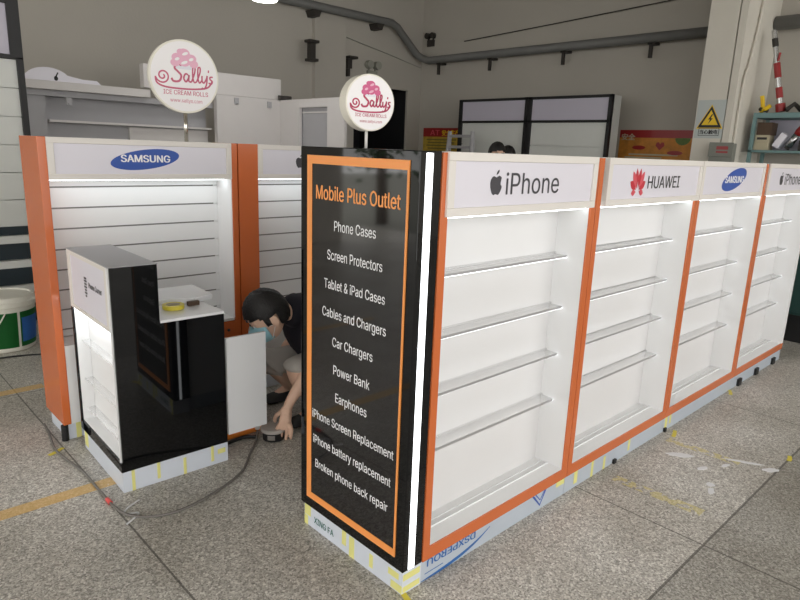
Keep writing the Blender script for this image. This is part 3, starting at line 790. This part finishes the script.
standing(4.32, 2.93, 1.625, math.radians(60), 'person turned away, only the dark back of the head above the first cabinet', M['shirt'], False)

# what the crouching man holds
rl = thing('film_roll', (.325, 1.352, 0), 'short dark labelled roll with a pale top under the crouching man\'s hand', 'roll')
obj('roll_body', lathe(bm_new(), [(.05, 0.001), (.058, .004), (.058, .048), (.054, .052)], (.325, 1.352, 0), 32), M['blackmatt'], rl, smooth=False)
obj('roll_top', lathe(bm_new(), [(.066, .050), (.070, .053), (.070, .064), (.064, .070)], (.325, 1.352, 0), 32), M['rollgrey'], rl)
bm = bm_new()
for k in range(8):
    a0 = math.radians(205+k*5); a1 = math.radians(210+k*5)
    p = [V((.325+.0586*math.cos(a), 1.352+.0586*math.sin(a), z)) for a, z in ((a0, .014), (a1, .014), (a1, .040), (a0, .040))]
    bm.faces.new([bm.verts.new(q) for q in p])
bmesh.ops.solidify(bm, geom=bm.faces[:], thickness=.0006)
obj('roll_label', bm, M['rollgrey'], rl)

# ------------------------------------------------------------------ floor clutter: cables and the socket strip
cpts = [(.285, 1.452, .045), (.275, 1.435, .02), (.22, 1.36, .008), (.129, 1.264, .008), (-.011, 1.117, .008), (-.239, 1.021, .008), (-.406, 1.007, .008), (-.524, 1.08, .008), (-.565, 1.22, .008), (-.567, 1.578, .008), (-.59, 1.781, .008), (-.60, 1.93, .008), (-.575, 2.12, .008), (-.56, 2.27, .010)]
cb = thing('floor_cable', (-.2, 1.1, 0), 'long grey cable curving over the floor around the counter', 'cable')
obj('cable', tube(bm_new(), smooth_path(cpts, 8), .006, 10), M['rubber'], cb, smooth=True)
obj('red_tape', tube(bm_new(), [(-.566, 1.245, .009), (-.5665, 1.285, .009)], .0092, 12), mat('red_tape', rgb(226, 88, 84), .5), cb)
obj('plug', merge(cyl(bm_new(), (.285, 1.452, .030), (.285, 1.452, .062), .014, 14), B(.268, .302, 1.440, 1.464, .045, .075)), M['pole'], cb, bevel=.002)
ps = thing('socket_strip', (.23, 1.60, 0), 'orange and brown socket box on the floor under the white door', 'socket box')
obj('housing', B(.06, .335, 1.478, 1.60, .001, .062), M['hazard'], ps, bevel=.004)
obj('outlet', B(.30, .33, 1.474, 1.478, .015, .05), M['orange_vinyl'], ps, bevel=.001)
solo('black_cable', tube(bm_new(), smooth_path([(.06, 1.42, .012), (.12, 1.44, .010), (.2, 1.445, .010), (.25, 1.41, .010)], 8), .009, 10), M['cordblack'], 'short black cable on the floor in front of the orange socket box', 'cable', smooth=True)
solo('string_scrap', tube(bm_new(), smooth_path([(-.46, 1.20, .004), (-.52, 1.17, .004), (-.55, 1.13, .004), (-.50, 1.10, .004), (-.57, 1.05, .004)], 6), .004, 6), M['plaster'], 'thin white scrap of string on the floor beside the grey cable', 'string', smooth=True)
for i, (x, y, L, a, lab) in enumerate(((.0, -.03, .09, 1.2, 'yellow tape scrap on the floor at the front corner of the sign column'), (2.14, -.055, .10, .3, 'yellow tape scrap on the floor between the second and third front cabinets'), (-.60, 1.905, .09, .5, 'pale yellow tape scrap on the floor at the far foot of the counter'), (2.33, -.60, .07, .2, 'yellow tape scrap alone on the open floor'), (3.12, -.02, .10, .4, 'yellow tape scrap on the floor between the third and farthest front cabinets'))):
    d = V((math.cos(a), math.sin(a), 0)); q = V((-d.y, d.x, 0))
    solo('tape_scrap', prism(bm_new(), [(-L/2, -.01), (-L*.1, -.013), (L/2, -.008), (L*.46, .012), (0, .009), (-L*.48, .012)], (x, y, .0015), d, q, (0, 0, .002)), M['yellowtape'], lab, 'tape scrap', 'tape scraps on the floor')

# ------------------------------------------------------------------ bucket
bk = thing('paint_bucket', (-.385, 3.92, 0), 'white plastic paint bucket with a green and blue label beside the orange panel', 'bucket')
bx, by = -.385, 3.92
obj('tub', lathe(bm_new(), [(.185, 0.001), (.192, .01), (.212, .34), (.215, .345)], (bx, by, 0), 40), M['bucketwhite'], bk, smooth=False)
obj('lid', lathe(bm_new(), [(.222, .335), (.228, .34), (.228, .372), (.222, .378), (.218, .378), (.21, .405), (.19, .41), (.185, .40)], (bx, by, 0), 40), M['bucketwhite'], bk)
def wrap(a0, a1, z0, z1, off, r0=.192, r1=.212):
    bm = bm_new(); n = 14; A = []
    for k in range(n+1):
        a = math.radians(a0+(a1-a0)*k/n)
        A.append([bm.verts.new((bx+(r0+(r1-r0)*z/.34+off)*math.cos(a), by+(r0+(r1-r0)*z/.34+off)*math.sin(a), z)) for z in (z0, z1)])
    for k in range(n): bm.faces.new((A[k][0], A[k+1][0], A[k+1][1], A[k][1]))
    bmesh.ops.solidify(bm, geom=bm.faces[:], thickness=.0008); return bm
lab = obj('label_green', wrap(150, 283, .035, .30, .002), M['bucketgreen'], bk)
obj('label_band', wrap(288, 352, .035, .30, .002), M['bucketgreen'], bk)
obj('label_picture', wrap(291, 350, .07, .255, .0032), M['bucketblue'], bk)
bm = bm_new(); A = [V((bx+.218*math.cos(math.radians(a)), by+.218*math.sin(math.radians(a)), z)) for a, z in ((180, .31), (200, .24), (222, .17), (245, .20), (262, .30))]
obj('handle', tube(bm, smooth_path(A, 6), .005, 8), M['bucketwhite'], bk, smooth=True)
solo('thin_cable', tube(bm_new(), smooth_path([(-1.4, 3.70, .006), (-.9, 3.72, .006), (-.55, 3.64, .006), (-.30, 3.58, .006), (-.1, 3.45, .006)], 8), .006, 8), M['cordblack'], 'thin dark cable on the floor in front of the paint bucket', 'cable', smooth=True)

# ------------------------------------------------------------------ black framed display stands
def stand(x0, x1, y, dep, z0, zh, zt, label, to_world, lower=None, grp='black framed white display stands'):
    """built facing -y, then turned by to_world"""
    t = thing('display_stand', to_world @ V(((x0+x1)/2, y+dep/2, 0)), label, 'display stand', group=grp)
    def add(n, bm, m, par=None, **k):
        bm.transform(to_world); return obj(n, bm, m, par or t, **k)
    f = .045
    add('frame', B((x0, x0+f*1.4, y-.01, y+.05, z0, zt), (x1-f, x1, y-.01, y+.05, z0, zt), (x0, x1, y-.01, y+.05, zt-f*.8, zt), (x0, x1, y-.01, y+.05, zh-.03, zh)), M['blackmatt'], bevel=.002)
    if lower: add('frame_post', B(x1-.085, x1, y-.012, y+.05, zh-.02, zt), M['blackmatt'], bevel=.002)
    add('light_box', B(x0+f*1.4, x1-f, y+.01, y+.06, zh, zt-f*.8), M['standlav'])
    add('carcass', B((x0, x1, y+.06, y+dep, z0, zt-.005)), M['standwhite'])
    bm = bm_new(); n = 6; zb = lower or z0+.1
    for k in range(n):
        a, b = zb+(zh-.03-zb)*k/n, zb+(zh-.03-zb)*(k+1)/n
        box(bm, x0+f*1.4, x1-f, y+.025, y+.06, a+.003, b-.003)
    add('slat_panel', bm, M['standwhite'])
    if lower:
        add('glass_front', B(x0+f*1.4, x1-f, y+.035, y+.06, z0, lower), M['glassdark'])
        for z in (.29, .50, .70):
            if z < lower: add('shelf', B(x0+f*1.4, x1-f, y-.02, y+.034, z, z+.06), M['standwhite'])
    return t
I4 = Matrix.Identity(4)
stand(-1.0, .035, 4.42, .35, .03, 2.15, 2.55, 'tall black framed white stand at the left edge behind the orange panel', I4, lower=.83)
# in front of the right wall, facing -x: local (x, y) -> world (y, -x)
TW = Matrix(((0, 1, 0, 0), (-1, 0, 0, 0), (0, 0, 1, 0), (0, 0, 0, 1)))
stand(-5.43, -4.145, 6.3, .235, .0, 2.02, 2.335, 'black framed white stand against the wall, next to the yellow poster by the doorway', TW)
stand(-4.135, -2.853, 6.3, .235, .0, 2.02, 2.335, 'black framed white stand against the wall, next to the orange and red poster', TW)
# a pale chair-like trestle standing before the first stand
tr = thing('trestle', (6.0, 5.1, 0), 'pale grey trestle in front of the black framed stand by the doorway', 'trestle')
for yy in (4.88, 5.33):
    obj('leg', tube(bm_new(), [(5.9, yy+(.1 if yy > 5 else -.05), 0), (6.0, yy, 1.85)], .03, 8), M['boothgrey'], tr)
    obj('leg', tube(bm_new(), [(6.1, yy+(.1 if yy > 5 else -.05), 0), (6.0, yy, 1.85)], .03, 8), M['boothgrey'], tr)
obj('crossbar', B((5.97, 6.03, 4.86, 5.35, 1.76, 1.80), (5.97, 6.03, 4.9, 5.33, 1.60, 1.64)), M['boothgrey'], tr)

# ------------------------------------------------------------------ white booth against the back
bt = thing('exhibition_booth', (1.7, 5.5, 0), 'long white shop booth frame standing in front of the back wall', 'booth')
obj('fascia_beam', B((.1, 1.45, 5.46, 5.56, 1.985, 2.062), (.28, .31, 5.455, 5.46, 1.99, 2.01)), M['booth'], bt, bevel=.003)
obj('soffit', B(.1, 2.2, 5.56, 5.72, 1.93, 1.985), M['boothgrey'], bt)
obj('back_panel', B((.1, 2.2, 5.74, 5.78, 0, 1.985),), M['boothgrey'], bt)
obj('shelf', B(.5, 2.2, 5.60, 5.74, 1.69, 1.712), M['booth'], bt)
obj('inner_panel', B(.1, .48, 5.60, 5.66, 0, 1.93), M['boothgrey'], bt)
obj('lower_panel', B(1.30, 2.2, 5.70, 5.74, 0, 1.68), M['booth'], bt)
obj('side_panel', B(2.2, 3.079, 5.46, 5.53, 0, 2.08), M['booth'], bt, bevel=.003)
obj('wing_frame', B((3.04, 3.079, 5.053, 5.46, 0, 2.08), (3.04, 3.079, 4.20, 4.51, 0, 2.08), (3.04, 3.079, 4.51, 5.053, 1.985, 2.08)), M['booth'], bt, bevel=.003)
obj('wing_panel', B(3.09, 3.12, 4.4, 5.15, 0, 1.99), M['boothgrey'], bt)
obj('wing_rail', B(3.075, 3.09, 4.51, 5.053, 1.925, 1.94), M['booth'], bt)
for x, z in ((.62, 1.90), (2.42, 2.04), (2.86, 2.03)): obj('hook', B((x, x+.05, 5.44, 5.46, z-.05, z+.02), (x+.015, x+.035, 5.42, 5.44, z-.05, z-.03)), M['boothgrey'], bt)
solo('storage_box', B(1.395, 3.067, 5.48, 5.58, 2.083, 2.322), M['booth'], 'long white box lying on top of the white booth', 'box', bevel=.004)
bm = bm_new(); pts = [(.25, 2.063)]+[(.49+.20*math.cos(math.radians(a)), 2.063+.122*math.sin(math.radians(a))) for a in range(150, 20, -10)]+[(.80, 2.10), (.93, 2.10), (.97, 2.063)]
arch = thing('arched_sign', (.6, 5.5, 2.062), 'white arched cut-out board standing on the beam of the booth', 'sign')
obj('board', prism(bm_new(), pts, (0, 5.49, 0), EX, EZ, (0, .02, 0)), M['lavender'], arch)
obj('mark', merge(ribbon(bm_new(), [(.55, 2.085), (.565, 2.115), (.58, 2.145)], .012, (0, 5.49, 0), EX, EZ, (0, -.001, 0)), prism(bm_new(), ellipse(.018, .022, 0, 14, (.56, 2.09)), (0, 5.49, 0), EX, EZ, (0, -.001, 0))), M['ink'], arch)
solo('rag', prism(bm_new(), blob(3.10, 5.44, .10, .03, 0, 3), (0, 0, 2.0835), EX, EY, (0, 0, .05)), M['dark'], 'small dark rag on the corner of the white booth', 'rag')

# ------------------------------------------------------------------ pipes, brackets, lamps on the walls
pp = thing('wall_pipe', (6.8, 6.8, 3.0), 'thick grey steel pipe running high along the walls', 'pipe')
obj('pipe', tube(bm_new(), [(2.6, 6.86, 3.58), (6.12, 6.86, 3.575), (6.24, 6.86, 3.53), (6.72, 6.86, 3.16), (6.80, 6.80, 3.10), (6.86, 6.70, 3.065), (6.86, 1.67, 3.065)], .062, 14), M['pipe'], pp, smooth=True)
obj('pipe', tube(bm_new(), [(6.86, 1.27, 3.08), (6.86, -3, 3.08)], .075, 14), M['pipe'], pp, smooth=True)
for y in (6.45, 5.34, 4.0, 2.70): obj('bracket', B((6.84, 6.88, y-.02, y+.02, 2.82, 3.0), (6.84, 7.0, y-.045, y+.045, 2.985, 3.02)), M['dark'], pp)
for x in (4.55, 5.80): obj('bracket', prism(bm_new(), [(-.06, .0), (.10, 0), (.06, -.09), (-.02, -.09)], (x, 6.80, 3.515), EX, EZ, (0, .2, 0)), M['dark'], pp)
def bracket(name, x, z, label, rust):
    bm = B((x-.09, x+.09, 6.86, 7.0, z+.10, z+.14), (x-.04, x+.05, 6.90, 7.0, z-.13, z+.10), (x-.08, x+.06, 6.84, 7.0, z-.16, z-.12))
    return solo(name, bm, M['dark'], label, 'bracket', bevel=.006)
bracket('wall_bracket', 4.42, 2.93, 'rusty iron bracket on the back wall left of the pilaster edge', True).location.y -= .2
solo('wall_bracket', B((5.25, 5.42, 6.86, 7.0, 2.93, 2.97), (5.25, 5.33, 6.9, 7.0, 2.78, 2.93), (5.25, 5.29, 6.9, 7.0, 2.66, 2.78)), M['dark'], 'dark iron bracket on the back wall just right of the pilaster edge', 'bracket', bevel=.006)
def twin_light(loc, to, label, m, k=1):
    t = thing('emergency_light', loc, label, 'emergency light')
    L = V(loc)
    def add(n, bm, mm): bm.transform(Matrix.Translation(L) @ to @ Matrix.Scale(k, 4)); obj(n, bm, mm, t)
    add('housing', B(-.10, .10, -.05, 0, -.14, .0), m)
    for q in (-1, 1):
        bm = bm_new(); cyl(bm, (q*.085, -.10, .09), (q*.085, -.01, .09), .065, 18); add('lamp_head', bm, m)
        add('stalk', B(q*.07-.012, q*.07+.012, -.04, -.01, -.01, .05), m)
    if k == 1: add('sign_tail', B(.0, .05, -.03, 0, -.30, -.13), M['dark'])
twin_light((5.81, 6.998, 2.80), I4, 'grey twin headed emergency light on the back wall above the doorway', M['greypaint'])
twin_light((6.998, 6.78, 3.42), TW, 'dark twin headed emergency light on the right wall above the pipe', M['dark'], .75)
lm = thing('ceiling_lamp', (2.12, 4.29, 4.6), 'white disc ceiling lamp hanging at the top of the picture', 'lamp')
obj('rod', cyl(bm_new(), (2.12, 4.29, 2.98), (2.12, 4.29, 4.598), .012, 10), M['pole'], lm)
obj('shade', lathe(bm_new(), [(.13, 2.905), (.12, 2.93), (.06, 2.97), (.02, 2.985)], (2.12, 4.29, 0), 32), M['pole'], lm, smooth=True)
obj('bulb', lathe(bm_new(), [(.06, 2.885), (.115, 2.89), (.125, 2.904)], (2.12, 4.29, 0), 32), M['lamp'], lm)
solo('hanging_wire', tube(bm_new(), smooth_path([(6.97, 6.0, 3.33), (6.97, 4.2, 3.42), (6.97, 2.4, 3.52), (6.97, .6, 3.62)], 6), .008, 6), M['dark'], 'thin dark wire strung along the right wall above the pipe', 'wire')
solo('hanging_wire', tube(bm_new(), [(5.25, 6.97, 3.25), (6.2, 6.97, 3.10), (6.95, 6.97, 2.97)], .007, 6), M['greypaint'], 'thin grey wire on the back wall between the pilaster and the pipe', 'wire')

# ------------------------------------------------------------------ posters on the right wall
def poster(y0, y1, z0, z1, label, kind):
    t = thing('poster', (6.995, (y0+y1)/2, z0), label, 'poster')
    X = 6.995
    base = obj('sheet', B(X, 6.9999, y0, y1, z0, z1), mat('poster_base', rgb(190, 160, 60) if kind == 0 else rgb(196, 130, 52), .6, var=.6, vscale=9), t)
    W = lambda a: y1-(y1-y0)*a                          # reading direction is -y
    if kind == 0:
        obj('red_band', B(X-.002, X, y0, y1, z1-.15, z1), M['toolred'], base)
        bm = merge(text_bm('AT', (X-.0022, W(.20), z1-.125), NY, EZ, .22, .09, .0008, bold=.02))
        obj('lettering', bm, M['redpale'], base)
        obj('lettering', text_bm('安全生产', (X-.0022, W(.52), z1-.135), NY, EZ, .40, .10, .0008, bold=.02, vfit='all'), M['yellow'], base)
        bm = bm_new()
        for k in range(6): box(bm, X-.0015, X, W(.9-.05*(k % 3)), W(.1+.04*(k % 2)), z1-.21-.05*k, z1-.19-.05*k)
        obj('text_lines', bm, mat('poster_olive', rgb(120, 110, 50), .6), base)
    else:
        obj('red_band', B(X-.002, X, y0, y1, z1-.10, z1), M['toolred'], base)
        obj('lettering', text_bm('安全', (X-.0022, W(.03), z1-.135), NY, EZ, .19, .085, .0008, bold=.02, vfit='all'), M['beigebox'], base)
        for a, b, z in ((.19, .37, .23), (.66, .86, .29)):
            obj('red_badge', prism(bm_new(), [(p[0], p[1]) for p in ellipse((b-a)/2*(y1-y0), .028, 0, 24)], (X-.0005, W((a+b)/2), z1-z), NY, EZ, (-.0015, 0, 0)), M['toolred'], base)
        bm = bm_new()
        for a, b, z in ((.15, .8, .33), (.1, .6, .37)): box(bm, X-.0015, X, W(b), W(a), z1-z, z1-z+.02)
        obj('text_lines', bm, M['beigebox'], base)
        bm = bm_new()
        prism(bm, ellipse(.10, .09, 0, 24), (X-.0005, W(.84), z1-.10), NY, EZ, (-.0012, 0, 0))
        obj('picture', bm, mat('poster_green', rgb(96, 120, 60), .6, var=.4, vscale=20), base)
        obj('heart_mark', prism(bm_new(), [(0, -.06), (.06, .0), (.05, .04), (.02, .045), (0, .02), (-.02, .045), (-.05, .04), (-.06, 0)], (X-.0005, W(.56), z1-.20), NY, EZ, (-.0014, 0, 0)), M['toolred'], base)
poster(5.99, 6.88, 1.42, 1.945, 'yellow poster with a red top band beside the dark doorway', 0)
poster(2.02, 3.06, 1.42, 1.925, 'orange and red poster between the display stand and the pillar', 1)

# ------------------------------------------------------------------ pillar fittings
ws = thing('warning_sign', (5.998, 1.49, 1.79), 'grey plate with a yellow lightning triangle on the pillar', 'warning sign')
X = 5.999
pw = obj('plate', B(X-.004, X, 1.352, 1.648, 1.795, 2.20), M['signgrey'], ws)
tri = lambda k: [(-.125*k, -.10*k), (.125*k, -.10*k), (0, .125*k)]
c = (X-.0045, 1.495, 2.01)
obj('triangle_edge', prism(bm_new(), [(p[0]*1.14, p[1]*1.14) for p in tri(1)], c, NY, EZ, (-.0005, 0, 0)), M['yellow'], pw)
obj('black_triangle', prism(bm_new(), [(p[0]*1.02, p[1]*1.02) for p in tri(1)], c, NY, EZ, (-.001, 0, 0)), M['ink'], pw)
obj('yellow_triangle', prism(bm_new(), tri(.70), (X-.0056, 1.495, 2.006), NY, EZ, (-.001, 0, 0)), M['yellow'], pw)
obj('lightning', prism(bm_new(), [(.012, .055), (-.022, -.002), (.0, .0), (-.018, -.05), (.026, .012), (.004, .012), (.026, .055)], (X-.0067, 1.495, 1.995), NY, EZ, (-.001, 0, 0)), M['ink'], pw)
obj('text_frame', B((X-.0055, X-.004, 1.385, 1.605, 1.898, 1.903), (X-.0055, X-.004, 1.385, 1.605, 1.822, 1.827), (X-.0055, X-.004, 1.385, 1.39, 1.827, 1.898), (X-.0055, X-.004, 1.60, 1.605, 1.827, 1.898)), M['ink'], pw)
obj('lettering', text_bm('当心触电', (X-.0045, 1.590, 1.838), NY, EZ, .19, .048, .001, bold=.015, vfit='all'), M['ink'], pw)
eb = thing('switch_box', (5.9, 1.30, 1.3), 'grey electric box on the pillar under the warning sign', 'electric box')
obj('housing', B(5.90, 5.997, 1.18, 1.42, 1.30, 1.742), M['boxgrey'], eb, bevel=.006)
obj('lid', B(5.885, 5.90, 1.175, 1.425, 1.60, 1.75), M['boxgrey'], eb, bevel=.004)
obj('label', B((5.8835, 5.885, 1.225, 1.345, 1.675, 1.71), (5.8835, 5.885, 1.225, 1.345, 1.64, 1.66)), M['toolred'], eb)
cd = thing('conduit', (6.06, 1.26, 0), 'thin pale conduit pipe running up the side of the pillar', 'conduit')
obj('tube', tube(bm_new(), smooth_path([(6.12, 1.255, .0), (6.12, 1.255, 2.2), (6.22, 1.257, 2.6), (6.35, 1.257, 3.2), (6.42, 1.257, 4.55)], 6), .014, 10), M['column'], cd, smooth=True)
obj('clip', B(6.105, 6.135, 1.236, 1.2695, 1.9, 1.93), M['column'], cd)

# ------------------------------------------------------------------ teal tool rack beside the pillar
rk = thing('tool_rack', (6.6, .55, 0), 'pale teal metal rack with tools beside the pillar', 'rack')
ry0, ry1 = -.1, 1.19
obj('top_shelf', B(6.38, 6.85, ry0, ry1, 2.03, 2.085), M['teal'], rk, bevel=.003)
obj('shelf', B(6.38, 6.85, ry0, ry1, 1.665, 1.69), M['teal'], rk, bevel=.002)
obj('shelf', B(6.38, 6.85, ry0, ry1, 1.0, 1.025), M['teal'], rk, bevel=.002)
for x in (6.38, 6.815):
    for y in (ry0, ry1-.035): obj('post', B(x, x+.035, y, y+.035, 0, 2.03), M['teal'], rk)
obj('back_panel', B(6.83, 6.845, ry0+.03, ry1-.03, 1.69, 2.03), M['standlav'], rk)
solo('carton', B(6.42, 6.62, 1.00, 1.145, 1.853, 1.985), M['brownbox'], 'dark brown carton on top of the box stack in the teal rack', 'carton', 'cartons stacked in the rack', bevel=.003)
c2 = solo('carton', B(6.42, 6.60, 1.01, 1.148, 1.772, 1.852), M['beigebox'], 'beige carton with a black label, middle of the box stack in the rack', 'carton', 'cartons stacked in the rack', bevel=.003)
o = obj('label', B(-.092, -.09, -.05, .05, .03, .055), M['ink'], c2, local=True)
solo('carton', B(6.42, 6.60, 1.01, 1.15, 1.691, 1.771), M['beigebox'], 'plain beige carton at the bottom of the box stack in the rack', 'carton', 'cartons stacked in the rack', bevel=.003)
def lean(name, y, z, dy, dz, w, th, m, label, cat, depth=.12):
    u = V((0, -dy, dz)); L = u.length; u.normalize(); nn = V((0, u.z, -u.y))
    return solo(name, prism(bm_new(), [(0, 0), (w, 0), (w, L), (0, L)], (6.45, y, z), nn, u, (depth, 0, 0)), m, label, cat, bevel=.002)
lean('folder', .92, 1.71, .08, .14, .07, .05, M['lavender'], 'pale folder leaning on the rack shelf beside the cartons', 'folder')
ht = thing('power_tool', (6.5, .75, 1.69), 'grey and red power tool leaning on the rack shelf', 'power tool')
u = V((0, -.42, .78)).normalized()
a = V((6.5, .83, 1.735))
obj('barrel', tube(bm_new(), [a, a+u*.14], .035, 14), M['steel'], ht, smooth=True)
obj('grip', tube(bm_new(), [a+u*.14, a+u*.18, a+u*.26], [.036, .042, .03], 14), M['toolred'], ht, smooth=True)
obj('head', tube(bm_new(), [a-u*.03, a], .028, 14), M['dark'], ht)
for k, y in enumerate((.66, .52, .38)):
    solo('tool_case', B(6.42, 6.7, y-.06, y+.055, 1.691, 1.80+.03*k), M['dark'] if k != 1 else M['toolred'], ('dark tool case on the rack shelf next to the power tool', 'red tool case on the rack shelf between two dark ones', 'tallest dark tool case on the rack shelf')[k], 'tool case', bevel=.006)
rp = thing('jack_pole', (6.55, .95, 2.085), 'red and silver pole leaning upright on top of the teal rack', 'pole')
p0, p1 = V((6.52, .965, 2.10)), V((6.52, 1.165, 2.95))
for k, (a, b, r, m) in enumerate(((0, .10, .05, 'toolred'), (.10, .17, .028, 'steel'), (.17, .30, .034, 'toolred'), (.30, .42, .028, 'steel'), (.42, .60, .034, 'toolred'), (.60, .80, .025, 'steel'), (.80, .9, .03, 'dark'), (.9, 1, .026, 'steel'))):
    obj('segment', cyl(bm_new(), p0.lerp(p1, a), p0.lerp(p1, b), r, 14), M[m], rp, smooth=False)
obj('release_lever', tube(bm_new(), [p0.lerp(p1, .62)+V((-.03, -.02, 0)), p0.lerp(p1, .72)+V((-.03, -.05, 0))], .012, 8), M['toolred'], rp)
yc = thing('clamp', (6.5, 1.08, 2.085), 'yellow handled clamp on the rack top beside the pillar', 'clamp')
obj('handle', tube(bm_new(), [(6.48, 1.13, 2.11), (6.48, 1.165, 2.27)], .022, 10), M['yellow'], yc)
obj('jaw', tube(bm_new(), [(6.48, 1.15, 2.107), (6.40, 1.08, 2.13), (6.40, 1.04, 2.16)], .022, 10), M['yellow'], yc)
obj('jaw', tube(bm_new(), [(6.46, 1.16, 2.13), (6.42, 1.07, 2.107)], .02, 10), M['dark'], yc)
for k, (y, z, m, lab) in enumerate(((.84, .05, 'dark', 'dark wrench lying on the rack top right of the pole'), (.70, .06, 'dark', 'dark pipe grip at the middle of the rack top'), (.55, .05, 'toolred', 'red pipe grip farther along the rack top'))):
    solo('wrench', tube(bm_new(), [(6.45, y+.06, 2.112), (6.5, y, 2.13+z), (6.55, y-.06, 2.115)], .024, 10), M[m], lab, 'wrench', 'hand tools on the rack top')
gm = thing('green_cabinet', (5.3, .1, 0), 'dark green metal cabinet beyond the far end of the front row', 'cabinet')
obj('housing', B(4.90, 5.6, -.40, .75, .25, 1.05), M['tealdark'], gm, bevel=.008)
obj('door', B(4.885, 4.90, -.38, .73, .28, 1.02), M['tealdark'], gm, bevel=.003)
obj('handle', B(4.865, 4.885, -.30, -.28, .55, .70), M['dark'], gm)
obj('base', B(4.93, 5.57, -.37, .72, 0, .25), M['blackmatt'], gm)

# ------------------------------------------------------------------ tree outside the side entrance (seen in the glossy panel)
tr = thing('tree', (-7.6, 8.6, 0), 'green tree outside the side entrance, seen only as a reflection', 'tree')
obj('trunk', tube(bm_new(), [(-7.6, 8.6, 0), (-7.55, 8.6, 1.2), (-7.6, 8.65, 2.4)], [.14, .11, .07], 10), M['bark'], tr, smooth=True)
bm = bm_new(); rr = random.Random(2)
for k in range(420):
    a, b, q = rr.random()*2*PI, math.acos(2*rr.random()-1), .5+.9*rr.random()
    p = V((-7.6+q*math.sin(b)*math.cos(a), 8.6+q*math.sin(b)*math.sin(a), 2.3+q*1.1*math.cos(b)))
    d = V((rr.gauss(0, 1), rr.gauss(0, 1), rr.gauss(0, 1))).normalized(); e = d.orthogonal().normalized(); w = .11
    bm.faces.new([bm.verts.new(p+d*w*x+e*w*y*.5) for x, y in ((-1, 0), (0, -1), (1, 0), (0, 1))])
obj('foliage', bm, M['leaf'], tr)
struct('ground', B(-30, -7, -30, 30, -.12, -.02), M['greypaint'])

# ------------------------------------------------------------------ light: daylight from the open front and side, LED strips, a lamp
w = bpy.data.worlds.new('daylight'); sc.world = w; w.use_nodes = True
bg = w.node_tree.nodes['Background']; bg.inputs['Color'].default_value = (1, .985, .955, 1); bg.inputs['Strength'].default_value = 2.45
def area(name, loc, rot, sx, sy, e, c=(1, 1, 1)):
    l = bpy.data.lights.new(name, 'AREA'); l.shape = 'RECTANGLE'; l.size = sx; l.size_y = sy; l.energy = e; l.color = c
    o = bpy.data.objects.new(name, l); o.location = loc; o.rotation_euler = rot; col.objects.link(o); return o
pt = bpy.data.lights.new('ceiling_bulb', 'POINT'); pt.energy = 12; pt.shadow_soft_size = .1
po = bpy.data.objects.new('ceiling_bulb', pt); po.location = (2.12, 4.29, 2.8); col.objects.link(po)

# ------------------------------------------------------------------ camera (solved from the kiosk's edges)
cd_ = bpy.data.cameras.new('camera'); cam = bpy.data.objects.new('camera', cd_); col.objects.link(cam)
yaw, pitch, roll, f = .8042, -.2360, .0376, 625.3966
F = V((math.cos(pitch)*math.cos(yaw), math.cos(pitch)*math.sin(yaw), math.sin(pitch)))
Rr = F.cross(EZ).normalized(); U = Rr.cross(F)
R2 = Rr*math.cos(roll)+U*math.sin(roll); U2 = -Rr*math.sin(roll)+U*math.cos(roll)
mw = Matrix((R2, U2, -F)).transposed().to_4x4(); mw.translation = V((-1.3687, -1.3561, 1.5505))
cam.matrix_world = mw
cd_.sensor_fit = 'HORIZONTAL'; cd_.sensor_width = 36; cd_.lens = f/800*36; cd_.clip_start = .05; cd_.clip_end = 100
sc.camera = cam
sc.view_settings.view_transform = 'Standard'; sc.view_settings.look = 'None'; sc.view_settings.gamma = 1
sc.view_settings.exposure = .15; sc.view_settings.use_curve_mapping = False
